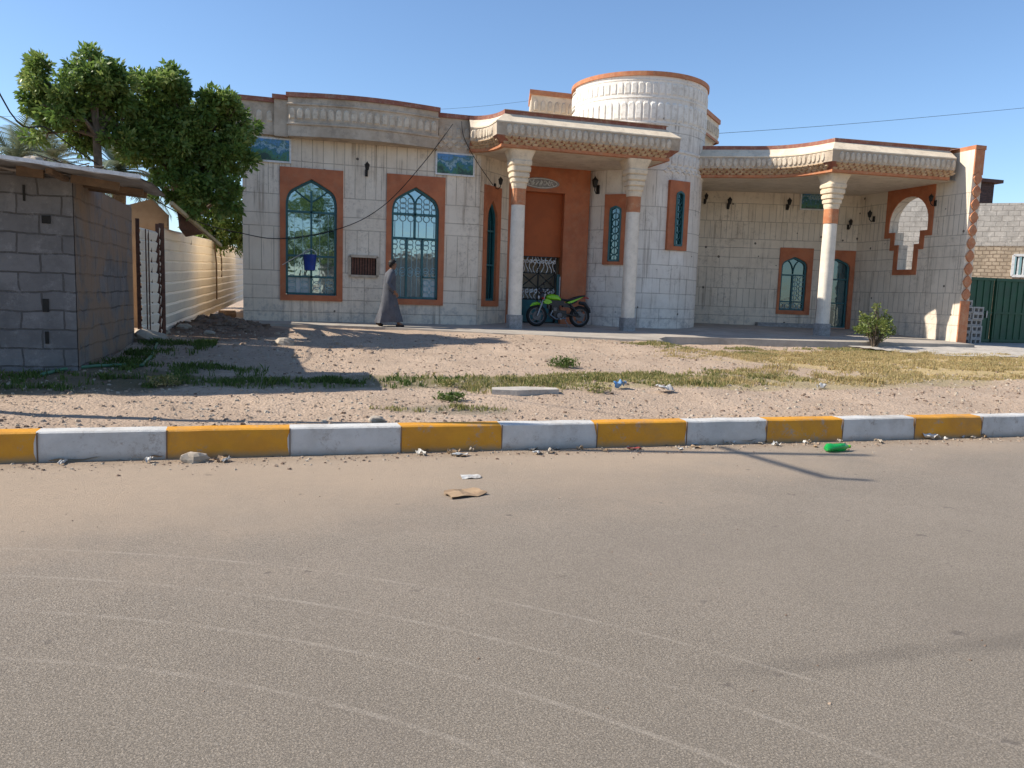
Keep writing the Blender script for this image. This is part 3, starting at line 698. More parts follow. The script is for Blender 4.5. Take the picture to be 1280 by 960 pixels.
rp = [(12.0, 21.85), (13.0, 21.35)] + [bz((13.7, 21.02), (14.8, 20.5), (14.97, 19.05), i/10) for i in range(10)] + [(14.97, 19.05), (18.74, 18.74)]
c2 = canopy(Path(rp), None, rp[:-1] + [(18.99, 18.64), (18.99, 22.75), (12.3, 24.6), (12.0, 23.5)])
c2['label'] = 'veranda canopy at the right end'
# roof slabs behind (seen from the side only)
mb = MB(); mb.face([(-1.0, 20.95, 6.1), (5.0, 20.95, 6.1), (6, 22.2, 6.1), (9, 22.2, 6.1), (12.5, 24.6, 6.1), (19.2, 22.8, 6.1), (19.2, 32, 6.1), (-1.0, 32, 6.1)])
mb.box((9.1, 31.8, 3.3), (20.2, .3, 5.6)); mb.build('roof_slab', 'soffit plaster', house)
# clerestory behind the tower
cp = Path([(8.2, 26.6), (7.75, 25), (14.2, 25), (15.5, 26.3), (15.5, 29)])
mb = MB(); sweep(mb, cp, [(-.15, 6.0), (-.15, 7.42), (0, 7.5), (0, 8.12)]); relief(mb, cp, (0, 7.6), (0, 7.98), .24, .17, .04, 'arch')
cl = mb.build('clerestory', ['cream stone', 'carved arch'], house)
mb = MB(); sweep(mb, cp, [(0, 8.12), (.06, 8.12), (.06, 8.27), (-.3, 8.27)]); sweep(mb, cp, [(0, 7.42), (.04, 7.42), (.04, 7.5), (0, 7.5)]); mb.build('clerestory_rim', 'terracotta band', cl, world=False)
# door wall
zf = fl(7, 22); D_ = (FD.px(655, 300)[0], FD.px(704, 300)[0]); zp = FD.px(680, 240)[1]; zl = FD.px(672, 320)[1]
mb = MB(); panel(mb, FD, rect(.0, FD.L, .3, 5.5), [rect(D_[0], D_[1], zf, zp)[::-1]], -.3, 0); mb.build('door_surround', 'orange stone', house)
mb = MB(); panel(mb, FD, rect(D_[0]-.02, D_[1]+.02, zl, zp+.02), [], -.30, -.22); mb.build('overdoor_panel', 'panel brown', house)
mb = MB(); mb.face([FD.P(a, b, -.9) for a, b in rect(D_[0]-.6, D_[1]+.6, .3, 3.2)]); mb.build('hall_wall', 'beige interior', house)
dg = MB(); ux = FD.px(697, 360)[0]; a, b = D_[0], ux
zz = [zf+.02, FD.px(672, 374)[1], FD.px(672, 360)[1], FD.px(672, 341)[1], zl-.02]
for z in zz: dg.bar(FD.P(a, z, -.24), FD.P(b, z, -.24), .045, .04, upv=FD.n)
for u in (a+.02, (a+b)/2, b-.02): dg.bar(FD.P(u, zz[0], -.24), FD.P(u, zz[-1], -.24), .045, .04, upv=FD.n)
for k in range(2):
    p, q = a+(b-a)*k/2, a+(b-a)*(k+1)/2; dg.bar(FD.P(p, zz[2], -.24), FD.P(q, zz[3], -.24), .03, .03, upv=FD.n); dg.bar(FD.P(q, zz[2], -.24), FD.P(p, zz[3], -.24), .03, .03, upv=FD.n)
door = dg.build('door', 'black iron', house)
mb = MB(); panel(mb, FD, rect(a, b, zz[0], zz[1]), [], -.27, -.23); mb.build('door_panel', 'teal metal', door, world=False)
mb = MB()
for z0_, z1_, n_ in ((zz[1], zz[2], 8), (zz[3], zz[4], 9)):
    for k in range(n_):
        u = a+(b-a)*(k+.5)/n_; h = z1_-z0_
        mb.tube([FD.P(u+.05*math.sin(j*math.pi/4+k), z0_+h*j/8, -.23) for j in range(9)], .013, 5); ringlet(mb, FD, (u, z0_+h*.72), .045, -.225, .012)
    mb.build('door_scrollwork', 'white paint', door, world=False); mb = MB()
mb = MB(); panel(mb, FD, rect(ux+.02, D_[1]-.01, zf+.02, FD.px(700, 343)[1]), [], -.2, -.14); lf = mb.build('door_leaf', 'teal metal', door, world=False)
mb = MB(); mb.bar(FD.P(FD.px(701.5, 360)[0], FD.px(700, 378)[1], -.12), FD.P(FD.px(701.5, 360)[0], FD.px(700, 346)[1], -.12), .05, .03, upv=FD.n); mb.build('door_trim', 'white paint', door, world=False)
# plaque over the door
u0_, zc = FD.px(676, 229)[0], FD.px(676, 229)[1]
mb = MB(); panel(mb, FD, [(u0_+.55*math.cos(q*math.pi/12)*(1 if abs(math.cos(q*math.pi/12)) < .8 else 1.05), zc+.16*math.sin(q*math.pi/12)) for q in range(24)], [], 0, .03); pq = mb.build('plaque', 'plinth stone', house)
mb = MB(); mb.tube([FD.P(u0_+.5*math.cos(q*math.pi/12), zc+.13*math.sin(q*math.pi/12), .035) for q in range(25)], .012, 5, cap=False)
rs = random.Random(3)
for k in range(7):
    u = u0_-.36+.12*k; mb.tube([FD.P(u+.05*math.cos(j*.8+k), zc+.075*math.sin(j*.8+k*1.7)*(1-.06*j), .037) for j in range(7)], .010, 5)
for k in range(3): mb.tube([FD.P(u0_-.25+.24*k, zc-.06, .037), FD.P(u0_-.23+.24*k, zc+.08, .037)], .011, 5)
mb.build('plaque_lettering', 'white paint', pq, world=False)
# veranda wall, window and door
V1 = R4(FV, (972.5, 350), (1014, 350), (993, 310), (990, 393)); VA = (FV.px(975.5, 350)[0], FV.px(1007.5, 350)[0], FV.px(990, 388)[1], FV.px(990, 334)[1], FV.px(991.5, 321)[1])
V2 = R4(FV, (1023, 350), (1066.5, 350), (1045, 313), (1045, 411)); VB = (FV.px(1027, 350)[0], FV.px(1061, 350)[0], V2[2]+.02, FV.px(1045, 336)[1], FV.px(1045, 323)[1])
mb = MB(); panel(mb, FV, rect(0, FV.L, .3, 5.6), [shrink(V1, .05)[::-1], shrink(V2, .04)[::-1]], -.25, 0); mb.build('veranda_wall', 'veranda cladding', house)
window(FV, V1, VA, 'low', label='low arched window on the veranda'); window(FV, V2, VB, 'tall', label='arched veranda door behind the right pillar')
mb = MB(); a = V1[0]-.55; mb.box(FV.P((V1[0]+V1[1])/2-.1, fl(0, 23)+.05, .16), (V1[1]-V1[0]+1.2, .32, .16), (FV.t, FV.n, Vector((0, 0, 1)))); mb.build('veranda_step', 'plinth stone', house)
# end wall with its keyhole opening
kp = [FE.px(*q) for q in ((1120, 337), (1139, 337), (1141, 305), (1148, 305), (1149, 291), (1157, 289))]
cu = FE.px(1134, 300)[0]
zb, zs1, zs2, zA, zTp = FE.px(1128, 337)[1], FE.px(1128, 306)[1], FE.px(1128, 290)[1], FE.px(1134, 278)[1], FE.px(1138, 246)[1]
h1, h2, h3 = .32, .52, .80
key = [(cu-h1, zb), (cu+h1, zb), (cu+h1, zs1), (cu+h2, zs1), (cu+h2, zs2), (cu+h3, zs2)]
key += [(cu+h3*math.cos(k*math.pi/14), zA+(zTp-zA)*math.sin(k*math.pi/14)) for k in range(15)]
key += [(cu-h3, zs2), (cu-h2, zs2), (cu-h2, zs1), (cu-h1, zs1)]
mb = MB(); panel(mb, FE, rect(0, FE.L, .3, 6.16), [key[::-1]], -.34, 0, back=True); mb.build('end_wall', 'veranda cladding', house)
e = .17
ko = [(cu-h1-e, zb-e), (cu+h1+e, zb-e), (cu+h1+e, zs1-e), (cu+h2+e, zs1-e), (cu+h2+e, zs2-e), (cu+h3+e, zs2-e), (cu+h3+e, zTp+.30), (cu-h3-e, zTp+.30), (cu-h3-e, zs2-e), (cu-h2-e, zs2-e), (cu-h2-e, zs1-e), (cu-h1-e, zs1-e)]
mb = MB(); panel(mb, FE, ko, [inset(key, -.004)[::-1]], -.02, .035); mb.build('keyhole_surround', 'orange stone', house)
FF = Frame((19.0, 18.1), (19.34, 18.1))
mb = MB(); mb.box((19.17, 18.09, 1.15), (.33, .05, 1.35)); mb.box((19.17, 18.09, 5.8), (.33, .05, .7))
for k in range(10):
    z = 2.02+.37*k; o_ = [(0.17+a*.15, z+b*.18) for a, b in ((1, 0), (.62, .6), (0, 1), (-.62, .6), (-1, 0), (-.62, -.6), (0, -1), (.62, -.6))]; panel(mb, FF, o_, [], -.01, .05)
mb.build('end_wall_trim', 'terracotta band', house)
mb = MB(); mb.box((19.19, 20.41, 6.22), (.38, 4.68, .12)); mb.build('end_wall_cap', 'terracotta band', house)
# pillars
def pillar(x, y, label, ztop=5.34):
    zb = fl(x, y); Z = ztop
    mb = MB(); n = 12
    def ring(w, z, e=.45):   # rounded square section
        return [(x+w*math.copysign(abs(math.cos(a))**e, math.cos(a)), y+w*math.copysign(abs(math.sin(a))**e, math.sin(a)), z) for a in [2*math.pi*(i+.5)/24 for i in range(24)]]
    def skin(mb, lv):
        base = len(mb.v)
        for w, z, e in lv: mb.v += ring(w, z, e)
        for i in range(len(lv)-1):
            for j in range(24): mb.f.append((base+i*24+j, base+i*24+(j+1) % 24, base+i*24+24+(j+1) % 24, base+i*24+24+j)); mb.mi.append(0)
    skin(mb, [(.175, zb+.36, .6), (.175, zb+.9, .7), (.185, 2.6, .8), (.178, 3.95, .8)])
    p = mb.build('pillar', 'pillar stone', house, smooth=True); p['label'] = label
    mb = MB(); skin(mb, [(.19, zb-.1, .3), (.19, zb+.36, .3), (.16, zb+.365, .3)]); mb.build('plinth', 'plinth stone', p, world=False)
    mb = MB(); skin(mb, [(.17, 3.94, .7), (.188, 3.95, .7), (.188, 4.36, .7), (.17, 4.37, .7)]); mb.build('collar', 'terracotta band', p, world=False)
    mb = MB(); skin(mb, [(.18, 4.35, .7), (.195, 4.42, .6), (.20, 4.50, .6), (.225, 4.53, .5), (.23, 4.61, .5), (.21, 4.63, .5), (.25, 4.66, .45), (.255, 4.75, .45), (.23, 4.77, .45), (.275, 4.81, .4), (.28, 4.91, .4), (.25, 4.93, .4), (.29, 4.97, .35), (.30, 5.06, .35), (.275, 5.09, .3), (.29, 5.15, .3), (.365, Z, .3)])
    mb.build('capital', 'cream stone', p, world=False)
pillar(5.93, 20.0, 'pillar left of the motorcycle'); pillar(9.22, 19.9, 'pillar right of the motorcycle'); pillar(15.35, 19.45, 'pillar at the right veranda')
# tile pictures
def picture(F, l, r, tp_, b):
    q = R4(F, *((l, (tp_[1]+b[1])/2), (r, (tp_[1]+b[1])/2), tp_, b))
    mb = MB(); panel(mb, F, rect(*q), [], 0, .05); o = mb.build('tile_picture', 'white paint', house)
    mb = MB(); w = .045; P_ = rect(q[0]+w, q[1]-w, q[2]+w, q[3]-w); mb.face([F.P(a, b_, .054) for a, b_ in P_], [(0, 0), (1, 0), (1, 1), (0, 1)]); mb.build('picture_tiles', 'tile picture', o, world=False)
picture(FA, 305, 364, (334, 171.5), (334, 202.5)); picture(FA, 544, 593, (568, 191.5), (568, 220))
picture(FV, 1000, 1036, (1018, 238.5), (1018, 263))
# wall lamps
def wall_lamp(F, px, py, s=1.):
    u, z = F.px(px, py); mb = MB()
    mb.box(F.P(u, z-.05, .02), (.09*s, .04, .22*s), (F.t, F.n, Vector((0, 0, 1)))); mb.tube([F.P(u, z-.1*s, .03), F.P(u, z-.16*s, .12), F.P(u, z-.08*s, .2), F.P(u, z, .2)], .014, 6)
    o = mb.build('wall_lamp', 'black iron', house)
    mb = MB(); c = F.P(u, z, .2); mb.lathe([(.0, -.02), (.05*s, 0), (.085*s, .16*s), (.095*s, .17*s), (.02, .25*s), (0, .29*s)], c, 8); mb.build('lantern', 'black iron', o, world=False)
for F, x, y, s in ((FA, 458, 214, 1), (FB, 618, 231, 1), (FV, 881, 250, 1), (FV, 910, 256, 1.15), (FV, 984, 257, 1.15), (FV, 987, 232, .8), (FV, 1060, 282, 1), (FE, 1093, 272, 1.1), (FE, 1074, 245, .8), (FE, 1170, 252, 1)): wall_lamp(F, x, y, s*.78)
wall_lamp(tower_frame(748), 748, 235, 1.15)
# terrace slab
sp = [(-1.3, 20.0), (.3, 19.85), (2.4, 19.5), (3.6, 19.0), (4.9, 18.35), (6.4, 17.85), (7.9, 17.3), (8.85, 17.0), (9.0, 17.5), (9.5, 18.1), (11.1, 18.05), (13.2, 17.65), (15.4, 17.45), (18.95, 17.4)]
mb = MB(); sl_ = sp + [(18.95, 23.2), (12, 25), (-1.3, 22)]
pts, tr = fill([sl_])
for q in tr: mb.face([(pts[i][0], pts[i][1], fl(*pts[i])) for i in q])
for a, b in zip(sp, sp[1:]): mb.face([(a[0], a[1], fl(*a)), (a[0], a[1]-.02, .1), (b[0], b[1]-.02, .1), (b[0], b[1], fl(*b))][::-1])
tag(mb.build('terrace', 'slab concrete'), kind='structure')
dw = [(14.6, 17.35), (15.6, 16.2), (16.8, 15.0), (18.5, 14.2), (24, 13.4), (30, 14), (30, 18), (24, 19.6), (19, 19.6), (18.97, 17.35)]
mb = MB(); gx = rng(14, 26, .2); gy = rng(13.2, 19.6, .2)
from mathutils.geometry import intersect_point_tri_2d
def inside(p, poly):
    c = False; n = len(poly)
    for i in range(n):
        a, b = poly[i], poly[i-1]
        if (a[1] > p[1]) != (b[1] > p[1]) and p[0] < (b[0]-a[0])*(p[1]-a[1])/(b[1]-a[1])+a[0]: c = not c
    return c
for i in range(len(gx)-1):
    for j in range(len(gy)-1):
        if inside((gx[i]+.1+.25*noise.noise(Vector((gx[i]*1.3, gy[j]*1.3, 0))), gy[j]+.1), dw): mb.face([(x, y, max(gh(x, y)+.02, .30+.25*sstep(14.5, 18.5, y))) for x, y in ((gx[i], gy[j]), (gx[i+1], gy[j]), (gx[i+1], gy[j+1]), (gx[i], gy[j+1]))])
tag(mb.build('driveway', 'old concrete', smooth=True), kind='structure')

# ------------------------------------------------------------------ shed, fence and what stands about them
SL = Vector((-4.5, 12.5, .3))
shed = empty('shed', SL, 'grey concrete block shed with a thin sheet roof at the left edge', 'shed')
FS = Frame((-8.5, 11.35), (-2.65, 11.35)); FT = Frame((-2.65, 11.35), (-2.65, 15.3))
# the side wall looks to the right: its outward side is +X
mb = MB(); panel(mb, FS, rect(0, FS.L, .1, 2.93), [], -.25, 0); mb.build('front_wall', 'shed blocks', shed)
mb = MB(); mb.face([(-2.64, 11.35, .1), (-2.64, 15.3, .1), (-2.64, 15.3, 2.90), (-2.64, 11.35, 2.90)], [(11.35, .1), (15.3, .1), (15.3, 2.90), (11.35, 2.90)])
mb.face([(-2.64, 15.3, .1), (-8.5, 15.3, .1), (-8.5, 15.3, 2.95), (-2.64, 15.3, 2.95)], [(0, 0), (6, 0), (6, 3), (0, 3)]); mb.build('side_wall', 'shed side blocks', shed)
mb = MB(); nx, ny = 60, 8
ra, rb = atY(0, 197, 10.3), atY(175, 222, 10.3); slope = (rb.z-ra.z)/(rb.x-ra.x)
def rz(x, y): return ra.z+slope*(x-ra.x)+.05*sstep(10.3, 11.4, y)-.03*max(y-11.4, 0)+.012*math.sin(x*2*math.pi/.16)+.03*noise.noise(Vector((x*.8, y*.8, 0)))
for (dz_, flip) in ((0, 0), (-.018, 1)):
    b0 = len(mb.v)
    for j in range(ny+1):
        for i in range(nx+1):
            x = -8.6+(8.6+rb.x)*i/nx; y = 10.3+(12.35-10.3)*j/ny+.05*noise.noise(Vector((x*1.7, 3, 0))); mb.v.append((x, y, rz(x, y)+dz_))
    for j in range(ny):
        for i in range(nx): a = b0+j*(nx+1)+i; mb.f.append((a, a+1, a+nx+2, a+nx+1) if not flip else (a+nx+1, a+nx+2, a+1, a)); mb.mi.append(0)
for i in range(nx): a = i; c = (nx+1)*(ny+1)+i; mb.f.append((a, a+1, c+1, c)); mb.mi.append(0)
mb.build('roof', 'roof sheet', shed)
mb = MB(); mb.bar((-8.6, 10.285, rz(-8.6, 10.3)+.01), (rb.x+.01, 10.285, rz(rb.x, 10.3)+.01), .02, .045); mb.build('roof_edge', 'white paint', shed)
mb = MB()
for y in (11.9, 12.2): mb.bar((-8.4, y, rz(-8.4, y)-.07), (-1.9, y, rz(-1.9, y)-.07), .07, .08)
mb.bar((-2.72, 10.6, rz(-2.7, 10.6)-.06), (-2.72, 12.3, rz(-2.7, 12.3)-.08), .07, .06)
mb.bar((-2.6, 11.1, rz(-2.5, 11.1)-.09), (-2.05, 11.1, rz(-2, 11.1)-.10), .05, .10); mb.bar((-3.25, 11.28, 2.93), (-2.95, 11.28, 2.92), .06, .12)
mb.build('roof_beam', 'timber', shed)
mb = MB()
for (x, z, w, h) in ((-2.96, 2.35, .10, .10), (-3.0, 1.25, .07, .17), (-3.0, .83, .04, .16), (-3.5, 2.70, .025, .2), (-3.2, 2.67, .025, .2)):
    mb = MB(); mb.box((x, 11.345, z), (w, .02, h)); mb.build('wall_hole', 'dark interior', shed)
# stones holding the roof sheet
def rock(name, c, r, mat, label, cat, group=None, seed=0, kind=None):
    mb = MB(); mb.ball((0, 0, 0), 1, 12); mb.v = [tuple(Vector(p)*(1+.35*noise.noise(Vector(p)*1.3+Vector((seed*7, 0, 0)))+.12*noise.noise(Vector(p)*3+Vector((seed, 3, 0))))) for p in mb.v]
    mb.v = [(p[0]*r[0], p[1]*r[1], p[2]*r[2]) for p in mb.v]
    o = mb.build(name, mat, smooth=False, loc=c); return tag(o, label, cat, group, kind)
p = atY(40, 203, 11.8); rock('stone', (p.x, p.y, rz(p.x, p.y)+.08), (.22, .16, .12), 'stone pale', 'pale stone weighing down the sheet roof of the shed', 'stone', seed=1)
mb = MB(); p = atY(70, 200, 12.2); rs = random.Random(5)
for k in range(90):
    a = Vector((p.x+rs.uniform(-.4, .4), p.y+rs.uniform(-.3, .3), rz(p.x, p.y)+rs.uniform(.02, .2))); b = a+Vector((rs.uniform(-.3, .3), rs.uniform(-.2, .2), rs.uniform(-.08, .12))); mb.tube([a, b], .008, 4)
tag(mb.build('twig_heap', 'bark'), 'heap of dry brown twigs lying on the shed roof', 'twigs')
# mud walls behind
mb = MB(); F = Frame((-16, 21), (-3.0, 19.4)); panel(mb, F, [(0, .2), (F.L, .2), (F.L, 3.25), (F.L*.8, 3.5), (F.L*.7, 3.35), (F.L*.45, 3.75), (0, 3.5)], [], -.35, 0)
tag(mb.build('mud_wall', 'rough mud'), 'brown mud wall rising behind the shed roof', 'wall')
# ribbed fence, near panel and long run
def ribbed(a, b, h, zb, n=9, sag=0):
    mb = MB(); F = Frame(b, a)   # seen from the right
    m_ = 24; lv = []
    for k in range(n):
        for (t_, d) in ((0, 0), (.08, .02), (.80, .045), (.92, .02)): lv.append(((k+t_)/n, d))
    lv.append((1, 0))
    for j in range(len(lv)-1):
        for i in range(m_):
            q = []
            for (ii, jj) in ((i, j), (i+1, j), (i+1, j+1), (i, j+1)):
                u = F.L*ii/m_; zz_ = zb(u/F.L)+h*lv[jj][0]; q.append(F.P(u, zz_+.015*noise.noise(Vector((u, lv[jj][0]*3, 1))), -lv[jj][1]-.03*noise.noise(Vector((u*.7, lv[jj][0]*2, 7)))))
            mb.face(q)
    return mb
fnc = empty('fence', (-2.4, 16.7, .6), 'long white ribbed metal fence running back beside the house', 'fence')
mb = ribbed((-2.42, 16.6), (-1.72, 38), 2.2, lambda t: .48+.55*(1-t), 10); mb.build('fence_sheet', 'fence sheet', fnc)
mb = MB(); mb.tube([(-2.36, 16.75, .4), (-2.36, 16.75, 2.75)], .05, 8)
mb.build('fence_post', 'rust', fnc)
gt = empty('metal_gate', (-2.5, 15.8, .6), 'narrow white ribbed metal gate between two rusty posts beside the shed', 'gate')
mb = ribbed((-2.55, 15.35), (-2.42, 16.55), 1.95, lambda t: .62, 10); mb.build('gate_leaf', 'fence sheet', gt)
for q in ((-2.56, 15.36), (-2.40, 16.5)):
    mb = MB(); mb.bar((q[0], q[1], .4), (q[0], q[1], 2.72), .06, .05); rs = random.Random(8)
    for k in range(9): mb.box((q[0]+.025, q[1], .7+.2*k), (.04, .04, .04))
    mb.build('gate_post', 'rust', gt)
mb = MB()
for k in range(3): mb.tube([(-2.46, 15.55+.3*k, .62), (-2.46, 15.55+.3*k, 2.55)], .012, 5)
mb.build('gate_bar', 'rust', gt)
# clay wall stub and broken sheet beyond the gate
mb = MB(); F = Frame((-4.4, 18.2), (-2.45, 18.2)); panel(mb, F, [(0, .4), (F.L, .4), (F.L, 3.05), (F.L-.3, 3.35), (F.L-.9, 3.15), (0, 3.3)], [], -.3, 0); tag(mb.build('clay_wall', 'rough mud'), 'ochre clay wall stub behind the narrow white gate', 'wall')
a, b = atY(214, 254, 16.2), atY(276, 307, 19.5); mb = MB(); mb.bar(a, b, .06, .07)
tag(mb.build('timber_beam', 'twig wood'), 'weathered beam slanting down over the top of the white fence', 'beam')
mb = MB(); q = [atY(221, 258, 16.6), atY(255, 292, 19.0), atY(232, 296, 19.0), atY(224, 286, 17.2)]; mb.face(q); mb.face([p+Vector((0, .04, 0)) for p in q[::-1]])
for i in range(4): mb.face([q[i], q[(i+1) % 4], q[(i+1) % 4]+Vector((0, .04, 0)), q[i]+Vector((0, .04, 0))])
tag(mb.build('broken_sheet', 'rust'), 'dark rusted sheet sagging under the slanting beam', 'metal sheet')
for (x0, y0, x1, y1, s) in ((268, 305, 271, 374, 'longer'), (275, 312, 277, 352, 'shorter')):
    p, q = atX(x0, y0, -2.05), atX(x1, y1, -2.05); mb = MB(); mb.tube([p, p*.66+q*.34+Vector((.03, .05, 0)), q], .022, 6)
    tag(mb.build('rope', 'timber'), s+' of two straps hanging down the white fence', 'strap')
# hose, logs and rubble by the gate
pts_ = [onG(x, y)+Vector((0, 0, .03)) for x, y in ((52, 471), (80, 464), (120, 460), (150, 459), (178, 459))] + [onG(190, 447)+Vector((0, 0, .04)), onG(196, 432)+Vector((0, 0, .03)), onG(198, 422)+Vector((0, 0, .03))]
mb = MB(); mb.tube(pts_, .022, 8); tag(mb.build('garden_hose', 'hose green', smooth=True), 'pale green hose lying in the weeds at the foot of the shed', 'hose')
for k, (x, y, lb, nm, mt, rr) in enumerate(((284, 399, 'short sawn log end on top of the earth heap', 'log', 'timber', .16), (246, 400, 'bleached ring-shaped log lying left on the earth heap', 'log', 'stone pale', .11))):
    p = onG(x, y); mb = MB(); mb.tube([p+Vector((-.22, 0, rr*.6)), p+Vector((.22, .1, rr*.6))], rr, 10); tag(mb.build(nm, mt), lb, 'log')
rs = random.Random(11)
for k, (x, y, r, lb) in enumerate(((186, 427, .26, 'broad pale rock beside the gate post'), (200, 418, .14, 'small rock wedged by the second gate post'), (262, 407, .10, 'small clod at the front of the earth heap'), (301, 405, .12, 'rounded clod next to the house corner'), (230, 410, .12, 'angular stone between gate and earth heap'), (355, 431, .16, 'flat pale stone lying alone in the shade'), (470, 527, .07, 'small pale stone just behind the kerb'))):
    p = onG(x, y); rock('stone', p+Vector((0, 0, r*.25)), (r*1.3, r, r*.6), 'stone pale', lb, 'stone', seed=k+3)
p = onG(650, 491); mb = MB(); o_ = [(-.42, -.12), (-.1, -.2), (.5, -.12), (.52, .06), (.1, .2), (-.35, .12)]; pts, tr = fill([o_])
for q in tr: mb.face([(p.x+pts[i][0], p.y+pts[i][1], p.z+.06) for i in q])
for i in range(6): a, b = o_[i], o_[(i+1) % 6]; mb.face([(p.x+a[0], p.y+a[1], p.z-.05), (p.x+b[0], p.y+b[1], p.z-.05), (p.x+b[0], p.y+b[1], p.z+.06), (p.x+a[0], p.y+a[1], p.z+.06)])
tag(mb.build('concrete_slab', 'old concrete'), 'flat broken concrete slab half buried in the grass', 'slab')

# ------------------------------------------------------------------ trees and plants
def leaves(blobs, n, size, seed, shell=.55, droop=.2, clump=.24):
    """leaf sprays gathered in clumps round each limb end: lit sprays, deep gaps, a ragged outline"""
    rs = random.Random(seed); mb = MB(); cl = []
    for (c, r, sq) in blobs:
        m_ = max(4, int(3.4*(r/clump)**2))
        for k in range(m_):
            d = Vector((rs.gauss(0, 1), rs.gauss(0, 1), rs.gauss(0, 1))).normalized(); rad = r*(.35+.75*rs.random()**.55)
            if rs.random() < .10: rad = r*rs.uniform(1.1, 1.32)
            cl.append((Vector(c)+Vector((d.x*rad, d.y*rad, d.z*rad*sq)), d, clump*rs.uniform(.55, 1.15)*min(1, .5+r), rs.random()))
    w_ = sum(q[2]**2 for q in cl)
    for (p0, d0, r, hue) in cl:
        for k in range(int(n*r*r/w_)):
            d = Vector((rs.gauss(0, 1), rs.gauss(0, 1), rs.gauss(0, .8))).normalized(); p = p0+d*r*rs.random()**.5*.85
            ax = (d*.7+d0*.5+Vector((rs.gauss(0, .5), rs.gauss(0, .5), rs.gauss(0, .45)-droop))).normalized(); sd = ax.cross(Vector((rs.gauss(0, 1), rs.gauss(0, 1), rs.gauss(0, 1)))).normalized()
            s = size*rs.uniform(.55, 1.3); h = sd*s*.23; i = len(mb.v)
            mb.v += [tuple(p), tuple(p+ax*s*.45+h), tuple(p+ax*s), tuple(p+ax*s*.45-h)]; mb.f.append((i, i+1, i+2, i+3)); mb.mi.append(0); mb.rnd.append(min(1, max(0, .55*hue+.45*rs.random()+(.25 if rs.random() < .04 else 0))))
    return mb
def tree(base, blobs, n, size, seed, label, lim, mat='tree leaf', r0=.12):
    o = empty('tree', base, label, 'tree', 'broadleaf trees between the shed and the house'); b = Vector(base); rs = random.Random(seed)
    mb = MB(); fk = Vector((lim[0], lim[1], lim[2])); mb.tube([b-Vector((0, 0, .2)), b*.6+fk*.4+Vector((.04, 0, 0)), fk], [r0*1.25, r0, r0*.85], 9); mb.build('trunk', 'bark', o, smooth=True)
    mb = MB()
    for (c, r, sq) in blobs:
        c = Vector(c); mid = fk*.5+c*.5+Vector((rs.uniform(-.15, .15), rs.uniform(-.15, .15), .12)); mb.tube([fk, mid, c], [r0*.6, r0*.4, r0*.18], 6)
        for k in range(5):
            e = c+Vector((rs.uniform(-1, 1), rs.uniform(-1, 1), rs.uniform(-.4, .9)))*r*.85; mb.tube([c*.7+mid*.3, e], [r0*.25, r0*.06], 5)
    mb.build('limbs', 'bark', o, smooth=True)
    leaves(blobs, n, size, seed).build('crown', mat, o)
Y = 16.6
def B(x, y, r, dy=0, sq=.85): p = atY(x, y, Y+dy); return ((p.x, p.y, p.z), r*Y/17, sq)
p = atY(122, 205, 16.6)
tree((p.x, 16.6, .5), [B(90, 108, .62), B(60, 112, .42), B(118, 92, .48), B(135, 110, .5), B(118, 84, .32), B(46, 122, .26), B(105, 142, .5, .4), B(80, 148, .35, -.3), B(140, 146, .42, .2), B(112, 74, .18), B(62, 150, .22), B(45, 168, .2, 0), B(150, 180, .22), B(100, 170, .28, .3), B(156, 125, .3, .3), B(152, 155, .32, .3), B(75, 128, .4), B(165, 190, .25, .3)], 17000, .115, 1, 'rounder tree with a bare trunk behind the shed roof', (p.x, 16.6, 4.3), r0=.085)
Y = 17.3
p = Vector((-2.62, 22.0, .6))
tree((p.x, 22.0, .6), [B(190, 112, .42), B(214, 102, .34), B(182, 105, .3), B(206, 128, .45), B(232, 140, .45), B(250, 132, .38), B(272, 128, .36), B(285, 140, .38), B(292, 160, .38, .3), B(268, 158, .5), B(232, 172, .52), B(196, 165, .48), B(182, 188, .38), B(205, 205, .45), B(245, 210, .55), B(282, 200, .45), B(296, 190, .3), B(222, 235, .38), B(262, 245, .5), B(286, 240, .38), B(213, 92, .16), B(300, 178, .2), B(176, 150, .3), B(215, 150, .5, .8), B(250, 180, .6, .8), B(275, 220, .55, .9)], 40000, .12, 2, 'denser tree reaching down to the white fence beside the house', (p.x+.3, 20.6, 3.1), r0=.13)
Y = 25.5
tree((-3.0, 25.5, .6), [B(272, 272, .40), B(248, 262, .34), B(292, 272, .32), B(258, 286, .32), B(284, 298, .30), B(298, 303, .26), B(268, 296, .30), B(238, 250, .3), B(300, 285, .26), B(280, 250, .36)], 9000, .13, 5, 'low tree crown filling the gap above the far end of the white fence', (-2.9, 25.5, 2.6), r0=.10)
